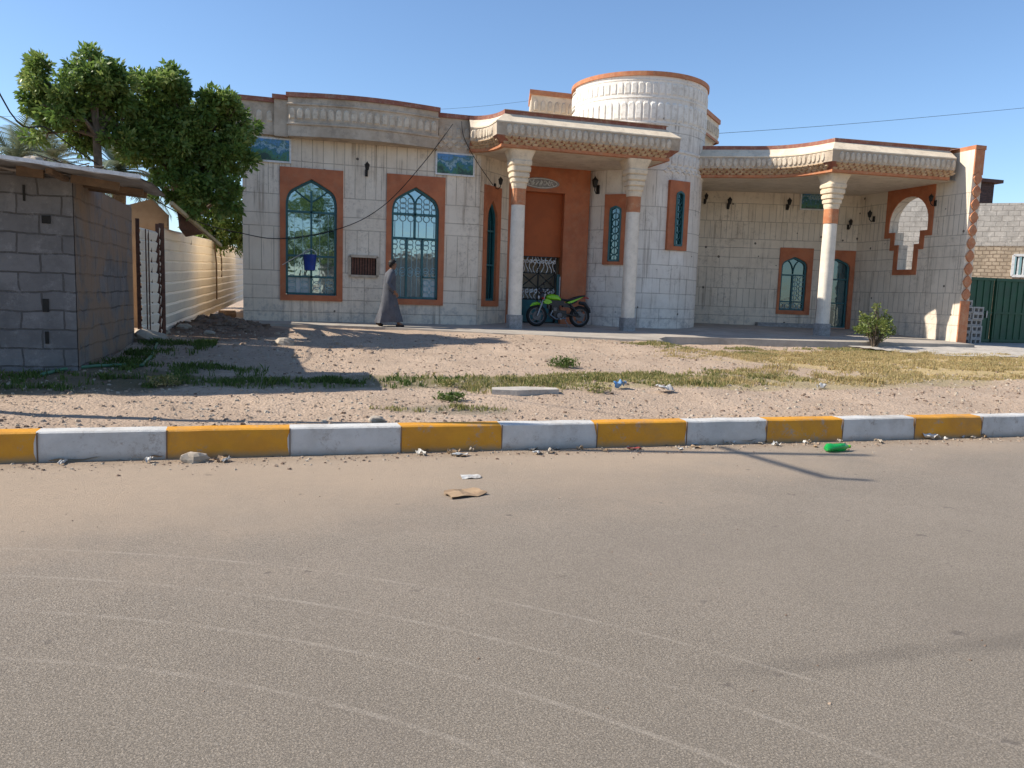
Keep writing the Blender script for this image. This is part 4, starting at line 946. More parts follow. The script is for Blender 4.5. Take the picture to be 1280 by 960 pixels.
# palms far behind
def palm(base, h, nf, L, seed, label):
    o = empty('palm_tree', base, label, 'palm tree', 'date palms behind the shed'); rs = random.Random(seed); b = Vector(base); top = b+Vector((.2, 0, h))
    mb = MB(); mb.tube([b, b+Vector((.1, 0, h*.5)), top], [.26, .22, .2], 9); mb.build('trunk', 'palm bark', o)
    mb = MB()
    for k in range(nf):
        a = 2*math.pi*k/nf+rs.uniform(-.2, .2); el = rs.uniform(-.2, 1.2); dirv = Vector((math.cos(a)*math.cos(el), math.sin(a)*math.cos(el), math.sin(el)))
        p = top.copy(); prev = p.copy(); l = L*rs.uniform(.8, 1.1); N = 16
        for i in range(N):
            dirv = (dirv+Vector((0, 0, -.075))).normalized(); q = p+dirv*l/N; sd = dirv.cross(Vector((0, 0, 1))).normalized(); un = sd.cross(dirv)
            for s in (-1, 1):
                for e in (0, .5):
                    c = p+(q-p)*e; tip = c+sd*s*.40*math.sin(math.pi*(i+1.5)/(N+3))+dirv*.28-un*.05; w = dirv*.035; j = len(mb.v); mb.v += [tuple(c-w), tuple(c+w), tuple(tip)]; mb.f.append((j, j+1, j+2)); mb.mi.append(0); mb.rnd.append(rs.random())
            j = len(mb.v); w = sd*.02; mb.v += [tuple(p-w), tuple(p+w), tuple(q+w), tuple(q-w)]; mb.f.append((j, j+1, j+2, j+3)); mb.mi.append(0); mb.rnd.append(.9); p = q
    mb.build('crown', 'palm leaf', o)
for (x, y, Yp, L, nf, sd, lb) in ((18, 205, 30, 2.6, 46, 1, 'date palm crown leftmost above the shed roof'), (62, 205, 36, 2.6, 40, 2, 'date palm crown behind the left edge of the rounder tree'), (150, 215, 30, 2.4, 46, 3, 'date palm crown between the two broadleaf trees')):
    p = atY(x, y, Yp); palm((p.x-.2, Yp, .4), p.z-.4, nf, L, sd, lb)
# bush in front of the veranda
p = onG(1092, 436); bs = empty('bush', p, 'small rounded green bush in front of the veranda at the right', 'bush'); mb = MB(); rs = random.Random(4)
bl = [((p.x+dx, p.y+dy, p.z+dz), r, .9) for dx, dy, dz, r in ((0, 0, .62, .34), (-.28, 0, .55, .24), (.28, .05, .5, .26), (.05, 0, .98, .18), (.02, .05, 1.16, .09), (-.1, .2, .6, .3), (.1, -.2, .5, .26), (-.3, -.1, .72, .14), (.32, 0, .7, .14))]
for c, r, s in bl:
    mb.tube([p+Vector((rs.uniform(-.06, .06), rs.uniform(-.06, .06), -.05)), Vector(c)-Vector((0, 0, r*.4)), Vector(c)+Vector((rs.uniform(-.1, .1), 0, r*.5))], [.022, .014, .005], 5)
    for k in range(4): mb.tube([p+Vector((0, 0, .08)), Vector(c)+Vector((rs.uniform(-r, r), rs.uniform(-r, r), rs.uniform(-.1, r)))], [.012, .004], 4)
mb.build('stems', 'bark', bs); leaves(bl, 2600, .075, 9, .4, -.1, .13).build('foliage', 'bush leaf', bs)
# ground cover
def grass(name, n, blobs, hgt, mat, seed, label, clump=1.3, cat='grass', lean=.35, wd=.010, dens=.12):
    rs = random.Random(seed); mb = MB(); tot = sum(b[2]*b[3] for b in blobs)
    for (cx, cy, rx, ry) in blobs:
        m_ = 0; need = int(n*rx*ry/tot); tries = 0
        while m_ < need and tries < need*12:
            tries += 1; a = rs.uniform(0, 2*math.pi); r = math.sqrt(rs.random()); x, y = cx+rx*r*math.cos(a), cy+ry*r*math.sin(a)
            if y < 7.78 or noise.noise(Vector((x*clump, y*clump, seed)))+.6*noise.noise(Vector((x*4, y*4, seed+2)))+.35*(1-r)+.5*(rs.random()-.5) < dens: continue
            if y > 19.2: continue
            z = gh(x, y); h = hgt*rs.uniform(.3, 1.0)*(1+.7*max(0, noise.noise(Vector((x*2.3, y*2.3, 8)))*2)); a = rs.uniform(0, 2*math.pi); t_ = Vector((math.cos(a), math.sin(a), 0)); s = Vector((-t_.y, t_.x, 0))*wd*rs.uniform(.7, 1.5); ln = rs.uniform(0, lean*2)
            p = Vector((x, y, z-.01)); q = p+Vector((0, 0, h*.6))+t_*h*ln*.4; e = p+Vector((0, 0, h*(1-.25*ln)))+t_*h*ln; i = len(mb.v)
            mb.v += [tuple(p-s), tuple(p+s), tuple(q+s*.7), tuple(e), tuple(q-s*.7)]; mb.f.append((i, i+1, i+2, i+3, i+4)); mb.mi.append(0); mb.rnd.append(rs.random()); m_ += 1
    return tag(mb.build(name, mat), kind='stuff')
grass('green_grass', 6500, [(-3.0, 10.55, 1.7, .75), (-2.4, 12.8, .5, 1.5), (-1.4, 11.2, 1.3, .9), (-1.9, 14.6, .7, 1.5), (.6, 10.3, 1.8, .45), (1.6, 10.6, 1.3, .5)], .10, 'grass green', 1, 0, wd=.007, dens=.30)
grass('mixed_grass', 17000, [(3.2, 10.7, 2.2, .7), (5.2, 10.9, 2.0, .6), (7.2, 11.3, 2.0, .8), (3.0, 9.9, 1.2, .4), (8.6, 16.4, 1.2, .5), (9.5, 15.6, 1.6, .7), (13.5, 16.9, 3, .5), (2.0, 8.55, .5, .2), (1.1, 8.45, .4, .16), (6, 10.2, 1.5, .3)], .07, 'grass mixed', 2, 0, .5, wd=.007, dens=.34)
grass('dry_grass', 70000, [(14.2, 13.6, 5, 2.6), (12, 15.4, 3.5, 1.3), (10.5, 11.5, 3.5, .9), (17, 12.5, 3.5, 2), (8, 10.6, 2.5, .5), (15, 16.2, 2.5, .8), (10, 14, 3, 1.2)], .07, 'grass dry', 3, 0, .9, wd=.007, dens=.10)
def weed(x, y, r, n, mat, label, seed):
    p = onG(x, y); rs = random.Random(seed); mb = MB()
    for k in range(n):
        a = rs.uniform(0, 2*math.pi); b = p+Vector((math.cos(a), math.sin(a), 0))*r*.5*rs.random(); b = p+Vector((math.cos(a), math.sin(a), 0))*r*1.1*rs.random()+Vector((0, 0, r*.5*rs.random()**1.5)); d = Vector((rs.gauss(0, .6), rs.gauss(0, .6), rs.uniform(.1, .9))); e = b+d*r*rs.uniform(.15, .4); s = Vector((-d.y, d.x, 0))*.012+Vector((.005, 0, 0)); i = len(mb.v)
        mb.v += [tuple(b-s*.5), tuple((b+e)/2-s+Vector((0, 0, .02))), tuple(e), tuple((b+e)/2+s+Vector((0, 0, .02)))]; mb.f.append((i, i+1, i+2, i+3)); mb.mi.append(0); mb.rnd.append(rs.random())
    tag(mb.build('weed', mat), label, 'weed', 'weeds in the yard')
for q in ((705, 459, .26, 520, 'grass green', 'bright green weed tuft alone on bare soil', 21), (563, 501, .17, 420, 'grass green', 'low bluish green weed at the grass edge near the kerb', 22), (745, 490, .2, 200, 'grass mixed', 'yellow green weed right of the concrete slab', 23), (205, 482, .2, 260, 'grass mixed', 'pale weed at the edge of the shed shadow', 24), (560, 483, .16, 160, 'grass mixed', 'straw coloured weed left of the concrete slab', 25)): weed(*q)
# loose pebbles
rs = random.Random(31); mb = MB()
def pebble(x, y, z, r, mi):
    i = len(mb.v); a0 = rs.uniform(0, 6)
    for k in range(6): a = a0+k*math.pi/3; q = r*rs.uniform(.7, 1.2); mb.v.append((x+q*math.cos(a), y+q*math.sin(a), z-.003))
    for k in range(6): a = a0+.3+k*math.pi/3; q = r*rs.uniform(.5, .8); mb.v.append((x+q*math.cos(a), y+q*math.sin(a), z+r*rs.uniform(.35, .75)))
    for k in range(6): mb.f.append((i+k, i+(k+1) % 6, i+6+(k+1) % 6, i+6+k)); mb.mi.append(mi)
    mb.f.append(tuple(i+6+k for k in range(6))); mb.mi.append(mi)
for k in range(24000):
    x, y = rs.uniform(-4, 19), 7.8+10*rs.random()**1.2
    if y > 11.2 and x < -2.6: continue
    if y > 18 and x > .5: continue
    if noise.noise(Vector((x*.9, y*.9, 3))) < -.15 and rs.random() < .7: continue
    pebble(x, y, gh(x, y), .009*(1+3.0*rs.random()**6), rs.choice((0, 1, 1, 1, 0, 2)))
for k in range(1700):
    x = rs.uniform(-3, 14); y = 7.46-abs(rs.gauss(0, .22)); pebble(x, y, 0, .006*(1+3*rs.random()**6), rs.choice((0, 1, 2)))
for k in range(260): pebble(rs.uniform(-3, 10), rs.uniform(2.2, 7), 0, .004*(1+1.3*rs.random()**4), rs.choice((1, 2, 2)))
tag(mb.build('pebbles', ['stone pale', 'pebble tan', 'soil dark']), kind='stuff')
mb = MB()
for k in range(420):
    a, q = rs.uniform(0, 6.28), rs.random(); x, y = -1.45+1.1*q*math.cos(a), 18.4+1.5*q*math.sin(a); pebble(x, y, gh(x, y), .03+.11*rs.random()**4, 0)
for k in range(90): x, y = rs.uniform(-2.2, 1.5), rs.uniform(12.5, 17.5); pebble(x, y, gh(x, y), .02+.06*rs.random()**3, 1)
tag(mb.build('earth_clods', ['soil dark', 'pebble tan']), kind='stuff')

# ------------------------------------------------------------------ right side: gate, blocks, neighbour
p0 = atY(1212, 346, 19.3); gg = empty('metal_gate', (20.6, 19.3, .5), 'dark green sheet metal gate beyond the end wall of the house', 'gate')
F = Frame((19.35, 19.3), (27, 19.3)); zt_ = p0.z
for k in range(3):
    mb = MB(); a = .05+2.2*k; panel(mb, F, rect(a, a+2.15, .55, zt_), [], -.04, 0); 
    for j in range(8): mb.box(F.P(a+.15+.27*j, (.55+zt_)/2, .008), (.05, .022, zt_-.75))
    mb.box(F.P(a+1.07, zt_-.05, .02), (2.15, .05, .08)); mb.box(F.P(a+1.07, 1.5, .02), (2.15, .05, .06)); mb.box(F.P(a+1.07, .62, .02), (2.15, .05, .08)); mb.box(F.P(a+.03, 1.5, .03), (.06, .06, zt_-.6)); mb.build('gate_leaf', 'green gate', gg)
mb = MB(); mb.box(F.P(1.95, 1.45, .05), (.05, .06, .22)); mb.build('gate_handle', 'metal grey', gg)
# hollow blocks, stacked
def block_mesh():
    mb = MB(); F = Frame((-.2, -.1), (.2, -.1)); panel(mb, F, rect(0, .4, 0, .19), [rect(.05, .175, .045, .145)[::-1], rect(.225, .35, .045, .145)[::-1]], -.2, 0, back=False)
    mb.face([(-.2, .1, 0), (.2, .1, 0), (.2, .1, .19), (-.2, .1, .19)][::-1]); return mb
bm_ = None; rs = random.Random(6)
for r_ in range(7):
    for c_ in range(2):
        if r_ == 6 and c_ == 1: continue
        if bm_ is None: o = block_mesh().build('concrete_block', 'block grey'); bm_ = o
        else: o = bm_.copy(); COL.objects.link(o)
        o.location = (19.80+.405*c_+rs.uniform(-.02, .02), 18.65+rs.uniform(-.03, .03), .52+.192*r_); o.rotation_euler = (0, 0, rs.uniform(-.04, .04))
        row = ('lowest row', 'second lowest row', 'third lowest row', 'middle row', 'third highest row', 'second highest row', 'very top')[r_]
        tag(o, f'grey hollow block, {row} of the stack by the gate, {"left" if c_ == 0 else "right"} column', 'concrete block', 'hollow blocks stacked beside the end wall')
# neighbour house of block and rubble
NLoc = Vector((31, 24, .5)); nb_ = empty('neighbour_house', NLoc, 'low neighbour house of grey blocks over rubble stone behind the green gate', 'house')
F = Frame((26.2, 26.7), (38, 16.85)); zr = F.px(1240, 318)[1]; zt2 = F.px(1240, 254)[1]; wr = R4(F, (1266, 330), (1300, 330), (1270, 319), (1270, 345))
mb = MB(); panel(mb, F, rect(0, F.L, .2, zr+.35), [rect(*wr)[::-1]], -.3, 0); mb.build('lower_wall', 'far rubble', nb_)
mb = MB(); panel(mb, F, rect(0, F.L, zr+.35, zt2), [], -.3, .012); panel(mb, F, rect(-6.5, -.02, .2, zt2+.85), [], -.3, .012); mb.build('upper_wall', 'far blocks', nb_)
mb = MB(); loopbars(mb, F, rect(*wr), .02, .1, .08)
for k in range(1, 5): u = wr[0]+(wr[1]-wr[0])*k/5; mb.bar(F.P(u, wr[2], .0), F.P(u, wr[3], .0), .05, .04, upv=F.n)
w_ = mb.build('window', 'white paint', nb_); mb = MB(); mb.face([F.P(a, b, -.15) for a, b in rect(*wr)]); mb.build('pane', 'mirror glass', w_, world=False)
F2 = Frame((26, 31), (32, 31)); q = R4(F2, (1218, 240), (1242, 240), (1230, 228), (1230, 262))
mb = MB(); panel(mb, F2, rect(q[0]-.6, q[1], q[2]-2, q[3]), [], -1.2, 0, back=True); ch = mb.build('stair_tower', 'chimney brick', nb_); mb = MB(); mb.box(F2.P((q[0]+q[1])/2-.2, q[3]+.08, -.6), (q[1]-q[0]+1.1, 1.6, .16)); mb.build('stair_tower_slab', 'chimney brick', ch, world=False)

# ------------------------------------------------------------------ poles and cables
def cable(pts, r, label, sub=8):
    P_ = [Vector(p) for p in pts]; out = []
    for i in range(len(P_)-1):
        a, b, c, d = P_[max(i-1, 0)], P_[i], P_[i+1], P_[min(i+2, len(P_)-1)]
        for k in range(sub):
            t = k/sub; out.append(.5*((2*b)+(c-a)*t+(2*a-5*b+4*c-d)*t*t+(3*b-a-3*c+d)*t**3))
    out.append(P_[-1]); mb = MB(); mb.tube(out, r, 5); return tag(mb.build('cable', 'cable black', smooth=True), label, 'cable')
PX, PY = -3.6, 8.75
pole = empty('utility_pole', (PX, PY, .25), 'street pole with a crossarm outside the left edge, its long shadow falling over the kerb', 'pole')
mb = MB(); mb.tube([(PX, PY, 0), (PX, PY, 8.4)], [.075, .05], 10); mb.build('pole_shaft', 'metal grey', pole)
mb = MB(); mb.bar((PX, PY+.35, 7.15), (PX, PY-1.1, 7.35), .06, .06); mb.bar((PX, PY-1.1, 7.35), (PX+.35, PY-1.25, 7.35), .06, .06); mb.build('crossarm', 'metal grey', pole)
cable([(PX-.5, 9.5, 7.4), atY(0, 118, 12.5), atY(62, 162, 14.2), atY(125, 207, 15.6), atY(235, 272, 18.6), atY(304, 292, 20.62), atY(355, 298, 20.78), atY(430, 284, 20.78), atY(482, 255, 20.7), atY(530, 203, 20.4), atY(566, 155, 20.2)], .011, 'black cable sagging across the left windows up to the parapet')
cable([atY(577, 152, 20.7), atY(580, 172, 20.55), atY(596, 202, 20.6), atY(616, 231, 21.2)], .010, 'short black cable dropping from the parapet to the porch lamp')
cable([atY(880, 168, 40), atY(1060, 155, 40), atY(1300, 133, 40), atY(1500, 112, 40)], .012, 'thin overhead wire crossing the sky right of the tower')
cable([atY(-60, 147, 45), atY(300, 140, 45), atY(560, 136, 45), atY(720, 118, 45)], .007, 'faint thin wire in the sky behind the left parapet')
# bucket hung at the left window
p = atY(387.5, 327, 20.72); bk = empty('bucket', p, 'blue plastic bucket hanging in front of the left arched window', 'bucket')
mb = MB(); mb.lathe([(0, -.22), (.13, -.22), (.165, .16), (.175, .18), (.15, .17), (.12, -.2), (0, -.2)], p, 16); mb.build('pail', 'bucket blue', bk, smooth=True)
mb = MB(); mb.tube([p+Vector((.17*math.cos(a), 0, .17+.15*math.sin(a))) for a in [k*math.pi/8 for k in range(9)]], .008, 5); mb.build('handle', 'white paint', bk)
cable([atY(353, 331, 20.83), atY(372, 320, 20.78), atY(387, 313, 20.72)], .010, 'short pale cord running from the window edge to the blue bucket', 5).data.materials[0] = MATS['litter white']

# ------------------------------------------------------------------ motorcycle
p = (atY(670, 390, 20.75)+atY(725, 390, 20.75))/2; by = 20.75
bike = empty('motorcycle', (p.x, by, fl(0, by)+.005), 'lime green motorcycle parked on its stand between the porch pillars', 'motorcycle', rz=math.pi-.02)
def bp_(mb, name, mat, par=None, smooth=True, bevel=0): return mb.build(name, mat, par or bike, smooth=smooth, world=False, bevel=bevel)
for x in (-.645, .645):
    mb = MB(); n = 26; prof = [(.225, -.04), (.28, -.05), (.305, -.025), (.31, 0), (.305, .025), (.28, .05), (.225, .04), (.225, -.04)]
    mb.lathe(prof, (x, 0, .31), n, axis='y'); w = MB()
    w.lathe([(.205, -.035), (.228, -.038), (.228, .038), (.205, .035), (.205, -.035)], (x, 0, .31), n, axis='y'); w.lathe([(0, -.06), (.05, -.06), (.05, .06), (0, .06)], (x, 0, .31), 12, axis='y')
    for k in range(5):
        a = 2*math.pi*k/5+.3
        for e in (-.12, .12): w.bar((x+.04*math.cos(a), 0, .31+.04*math.sin(a)), (x+.215*math.cos(a+e), 0, .31+.215*math.sin(a+e)), .022, .03, upv=(0, 1, 0))
    w.lathe([(.05, .045), (.13, .045), (.13, .05), (.05, .05)], (x, 0, .31), 18, axis='y')
    wh = bp_(w, 'wheel', 'alloy dark'); bp_(mb, 'tyre', 'rubber', wh)
mb = MB()
for s in (-1, 1): mb.tube([(.645, s*.09, .31), (.50, s*.09, .72), (.43, s*.08, .92)], [.026, .026, .018], 8)
mb.box((.47, 0, .78), (.06, .22, .03)); mb.box((.44, 0, .90), (.06, .2, .025)); bp_(mb, 'fork', 'metal grey')
mb = MB()     # body frame
mb.tube([(.44, 0, .84), (.30, 0, .60), (.22, 0, .28), (-.1, 0, .24)], .022, 7); mb.tube([(.42, 0, .86), (.0, 0, .72), (-.25, 0, .60), (-.55, 0, .74)], .022, 7)
for s in (-1, 1): mb.tube([(-.12, s*.09, .38), (-.645, s*.10, .31)], .022, 6); mb.tube([(-.30, s*.11, .68), (-.58, s*.115, .36)], [.03, .022], 7)
bp_(mb, 'frame', 'bike black')
def hull(secs, n=12):   # sections: x, half width, z low, z high
    mb = MB(); 
    for (x, w, z0, z1) in secs:
        for j in range(n):
            a = 2*math.pi*j/n; mb.v.append((x, w*math.copysign(abs(math.cos(a))**.75, math.cos(a)), (z0+z1)/2+(z1-z0)/2*math.copysign(abs(math.sin(a))**.75, math.sin(a))))
    for i in range(len(secs)-1):
        for j in range(n): mb.f.append((i*n+j, i*n+(j+1) % n, (i+1)*n+(j+1) % n, (i+1)*n+j)); mb.mi.append(0)
    mb.f.append(tuple(range(n))); mb.mi.append(0); mb.f.append(tuple((len(secs)-1)*n+j for j in range(n))[::-1]); mb.mi.append(0); return mb
bp_(hull([(.40, .06, .80, .85), (.34, .12, .765, .90), (.22, .145, .75, .93), (.05, .125, .745, .905), (-.06, .09, .73, .80), (-.10, .06, .73, .76)]), 'fuel_tank', 'bike green')
for s in (-1, 1):
    mb = MB(); o_ = [(.46, .72), (.40, .82), (.18, .74), (.08, .62), (.20, .50), (.34, .52)]
    y0 = s*.15; o_ = [(.50, .70), (.42, .79), (.28, .75), (.24, .69), (.34, .64), (.44, .65)]
    mb.face([(a, y0, b) for a, b in o_]); mb.face([(a, y0-s*.035, b) for a, b in o_][::-1])
    for i in range(6): a, b = o_[i], o_[(i+1) % 6]; mb.face([(a[0], y0, a[1]), (b[0], y0, b[1]), (b[0], y0-s*.035, b[1]), (a[0], y0-s*.035, a[1])])
    bp_(mb, 'shroud', 'bike green', smooth=False)
    mb = MB(); o_ = [(-.22, .70), (-.30, .735), (-.62, .85), (-.72, .885), (-.60, .815), (-.42, .72), (-.30, .665)]; y0 = s*.11
    mb.face([(a, y0, b) for a, b in o_]); mb.face([(a, y0-s*.04, b) for a, b in o_][::-1])
    for i in range(7): a, b = o_[i], o_[(i+1) % 7]; mb.face([(a[0], y0, a[1]), (b[0], y0, b[1]), (b[0], y0-s*.04, b[1]), (a[0], y0-s*.04, a[1])])
    bp_(mb, 'side_panel', 'bike green', smooth=False)
bp_(hull([(.02, .06, .78, .82), (-.05, .11, .74, .815), (-.28, .135, .72, .79), (-.42, .12, .76, .85), (-.62, .10, .83, .91), (-.78, .05, .88, .925)]), 'seat', 'bike black')
mb = hull([(-.70, .04, .84, .88), (-.84, .035, .83, .87), (-.90, .03, .82, .85)]); t_ = bp_(mb, 'tail_light', 'tail red')
mb = MB(); mb.tube([(.84, 0, .56), (.76, 0, .62), (.645, 0, .65), (.52, 0, .63)], [.02, .045, .05, .03], 8); bp_(mb, 'front_fender', 'bike green')
mb = MB(); mb.tube([(-.62, 0, .70), (-.78, 0, .68), (-.93, 0, .52), (-.97, 0, .42)], [.05, .06, .045, .03], 8); bp_(mb, 'rear_fender', 'bike black')
mb = MB(); mb.lathe([(0, -.10), (.14, -.09), (.15, .0), (.14, .09), (0, .10)], (.02, 0, .34), 16, axis='y'); mb.box((.12, 0, .50), (.20, .18, .22)); mb.box((.08, 0, .68), (.42, .19, .14)); mb.box((-.24, 0, .62), (.24, .15, .12)); mb.box((.30, 0, .60), (.06, .13, .18)); mb.box((-.05, 0, .38), (.34, .2, .18))
for k in range(5): mb.box((.12, 0, .42+.04*k), (.25, .22, .014))
eg = bp_(mb, 'engine', 'bike black', smooth=False)
mb = MB()
for s in (-1, 1): mb.lathe([(0, 0), (.085, 0), (.075, .02*s), (0, .025*s)], (.0, s*.115, .33), 14, axis='y'); mb.box((.13, s*.112, .50), (.10, .02, .10))
bp_(mb, 'engine_cover', 'alloy dark', eg, smooth=False)
mb = MB(); mb.tube([(.2, -.1, .46), (.27, -.12, .34), (.1, -.14, .22), (-.2, -.15, .27), (-.35, -.17, .33), (-.80, -.18, .47)], [.02, .02, .022, .03, .05, .045], 8); mb.tube([(.2, .1, .46), (.27, .12, .34), (.1, .12, .22), (-.2, .12, .25)], .02, 7); bp_(mb, 'exhaust', 'metal grey')
mb = MB(); mb.tube([(.30, .34, 1.02), (.36, .2, 1.03), (.42, .08, .95), (.42, -.08, .95), (.36, -.2, 1.03), (.30, -.34, 1.02)], .014, 7); bp_(mb, 'handlebar', 'bike black')
for s in (-1, 1):
    mb = MB(); mb.tube([(.34, s*.24, 1.03), (.37, s*.30, 1.20)], .008, 5); mb.ball((.36, s*.33, 1.22), (.02, .075, .045), 10); bp_(mb, 'mirror', 'bike black')
    mb = MB(); mb.ball((.52, s*.17, .80), (.04, .035, .03), 8); bp_(mb, 'indicator', 'tail red')
mb = hull([(.46, .10, .78, .98), (.53, .12, .74, .97), (.58, .10, .74, .90), (.60, .05, .78, .86)]); hd = bp_(mb, 'front_cowl', 'bike black')
mb = MB(); mb.ball((.585, 0, .82), (.03, .075, .06), 12); bp_(mb, 'headlight', 'headlamp', hd)
mb = MB(); mb.tube([(.56, 0, .97), (.50, 0, 1.05)], [.09, .05], 8); bp_(mb, 'windscreen', 'bike black')
mb = MB(); mb.tube([(-.15, .1, .26), (-.28, .22, .0)], .012, 6); mb.box((.0, 0, .23), (.05, .5, .03)); bp_(mb, 'kickstand', 'metal grey')
bike.rotation_euler = (R(0), R(0), math.pi-.02)

# ------------------------------------------------------------------ walking man
mx_ = atY(486, 405, 19.75); mp = Vector((mx_.x, 19.75, fl(0, 19.75)))
V_ = []; E_ = []; R_ = []
def joint(p, r, parent=None):
    V_.append(p); R_.append(r if isinstance(r, tuple) else (r, r)); i = len(V_)-1
    if parent is not None: E_.append((parent, i))
    return i
pel = joint((0, 0, .86), (.13, .11)); sp_ = joint((.0, 0, 1.03), (.12, .10), pel); chs = joint((.02, 0, 1.22), (.14, .11), sp_); nkb = joint((.045, 0, 1.36), .065, chs); nk = joint((.065, 0, 1.42), .052, nkb)
hd1 = joint((.09, 0, 1.475), (.065, .072), nk); hd2 = joint((.092, 0, 1.545), (.078, .092), hd1); hd3 = joint((.085, 0, 1.605), (.055, .068), hd2); ns = joint((.185, 0, 1.525), .013, hd2); ch_ = joint((.155, 0, 1.46), .022, hd1)
for s in (-1, 1): joint((.075, s*.088, 1.535), .014, hd2)
def arm(s, el, wr, hdv):
    sh = joint((.02, s*.17, 1.315), .058, chs); e = joint(el, .043, sh); w = joint(wr, .028, e); d = Vector(hdv).normalized(); W_ = Vector(wr); pm = W_+d*.07; pmi = joint(tuple(pm), (.032, .02), w)
    sd = d.cross(Vector((0, s, 0))).normalized(); 
    for k, l in enumerate((.065, .075, .07, .055)):
        b = pm+d*.035+sd*(.027-.018*k); f1 = joint(tuple(b), .009, pmi); f2 = joint(tuple(b+d*l*.5), .0085, f1); joint(tuple(b+d*l*.9+Vector((0, -s*.015, -.012))), .007, f2)
    t1 = joint(tuple(W_+d*.035+sd*.035), .010, pmi); joint(tuple(W_+d*.08+sd*.055), .008, t1)
arm(-1, (-.06, -.225, 1.06), (.10, -.22, .885), (.55, .05, -.8)); arm(1, (-.02, .22, 1.05), (.13, .19, .90), (.6, 0, -.7))
def leg(s, kn, an, hl, toe):
    h = joint((0, s*.085, .80), .085, pel); k = joint(kn, .055, h); a = joint(an, .036, k); q = joint(toe, (.036, .026), a)
leg(1, (-.03, .085, .46), (-.275, .085, .13), None, (-.19, .085, .035)); leg(-1, (.13, -.085, .45), (.215, -.085, .09), None, (.34, -.09, .045))
me = bpy.data.meshes.new('person'); me.from_pydata(V_, E_, []); me.materials.append(MATS['skin']); man = bpy.data.objects.new('person', me); COL.objects.link(man); man.location = mp; man.scale = (1.0, 1, 1.02)
sk = man.modifiers.new('skin', 'SKIN'); sk.use_smooth_shade = True
for i, v in enumerate(me.skin_vertices[0].data): v.radius = R_[i]
me.skin_vertices[0].data[0].use_root = True
ss = man.modifiers.new('sub', 'SUBSURF'); ss.levels = ss.render_levels = 2
tag(man, 'man in a long grey robe walking to the right along the terrace edge', 'person')
mb = MB(); n = 28     # robe: rings from hem to collar (x centre, half depth, half width)
lv = [(.10, -.015, .345, .20), (.22, -.015, .315, .195), (.36, -.01, .275, .19), (.52, -.005, .235, .185), (.68, .0, .20, .18), (.84, .0, .175, .175), (.98, .0, .16, .165), (1.12, .01, .15, .17), (1.22, .015, .15, .185), (1.31, .02, .13, .195), (1.36, .035, .10, .15), (1.395, .045, .075, .09), (1.425, .055, .065, .07)]
for i, (z, cx, a, b) in enumerate(lv):
    f = max(0, 1-z/.95)
    for j in range(n):
        t = 2*math.pi*j/n; k = 1+.13*f*math.sin(5*t+z*3)+.08*f*math.sin(11*t+1+z*2.5)+.03*math.sin(7*t+z*16)*math.sin(z*9)+.02*math.sin(4*t-z*22); mb.v.append((cx+a*k*math.cos(t)+(.02 if math.cos(t) < -.5 else 0)*f, b*k*math.sin(t), z+(.02*math.cos(t)*f)))
for i in range(len(lv)-1):
    for j in range(n): mb.f.append((i*n+j, i*n+(j+1) % n, (i+1)*n+(j+1) % n, (i+1)*n+j)); mb.mi.append(0)
mb.tube([(.02, -.14, 1.315), (.0, -.19, 1.27), (-.06, -.23, 1.06), (.0, -.23, .985), (.085, -.222, .90)], [.075, .078, .066, .062, .058], 14, cap=False)
mb.tube([(.02, .14, 1.315), (.0, .19, 1.27), (-.02, .225, 1.05), (.05, .215, .98), (.115, .195, .915)], [.075, .078, .066, .062, .058], 14, cap=False)
mb.build('robe', 'robe cloth', man, smooth=True, world=False)
mb = MB(); mb.ball((.075, 0, 1.575), (.110, .097, .088), 16); mb.v = [(x, y, z) if not (x > .12 and z < 1.59) else (.12+(x-.12)*.3, y*.9, max(z, 1.585)) for x, y, z in mb.v]; mb.ball((.03, 0, 1.535), (.062, .08, .08), 14); mb.build('hair', 'hair', man, smooth=True, world=False)
for s in (-1, 1): mb = MB(); mb.ball((.166, s*.033, 1.545), .009, 8); mb.build('eye', 'hair', man, smooth=True, world=False)
mb = MB(); mb.ball((.158, 0, 1.488), (.012, .022, .005), 8); mb.build('mouth', 'leather', man, smooth=True, world=False)
for (hx, hz, tx, tz, s) in ((-.29, .10, -.16, .012, 1), (.19, .03, .36, .02, -1)):
    mb = MB(); mb.tube([(hx-.02, s*.087, hz), ((hx+tx)/2, s*.088, (hz+tz)/2+.005), (tx+.02, s*.09, tz+.01)], [.036, .045, .03], 10); mb.v = [(x, y, z-.01) for x, y, z in mb.v]; mb.build('sandal', 'leather', man, smooth=True, world=False)

# ------------------------------------------------------------------ litter
p = atZ(1047, 558, .055); bt = empty('plastic_bottle', (p.x, p.y, 0), 'crushed green plastic bottle lying at the foot of the kerb', 'bottle')
mb = MB(); rs = random.Random(2); prof = [(-.17, 0), (-.165, .035), (-.15, .048), (-.10, .050), (-.05, .044), (0, .050), (.05, .050), (.09, .044), (.12, .030), (.145, .016), (.165, .015)]
n = 18
for x, r in prof:
    for j in range(n): a = 2*math.pi*j/n; k = 1+.12*math.sin(3*a+x*20); mb.v.append((p.x+x, p.y+.12*x+r*k*math.cos(a), .046+r*k*math.sin(a)*.9))
for i in range(len(prof)-1):
    for j in range(n): mb.f.append((i*n+j, i*n+(j+1) % n, (i+1)*n+(j+1) % n, (i+1)*n+j)); mb.mi.append(0)
mb.build('bottle_body', 'bottle plastic', bt, smooth=True)
mb = MB(); mb.lathe([(0, .0), (.019, 0), (.019, .022), (0, .022)], (p.x+.158, p.y+.02, .046), 12, axis='x'); mb.build('bottle_cap', 'bike green', bt)
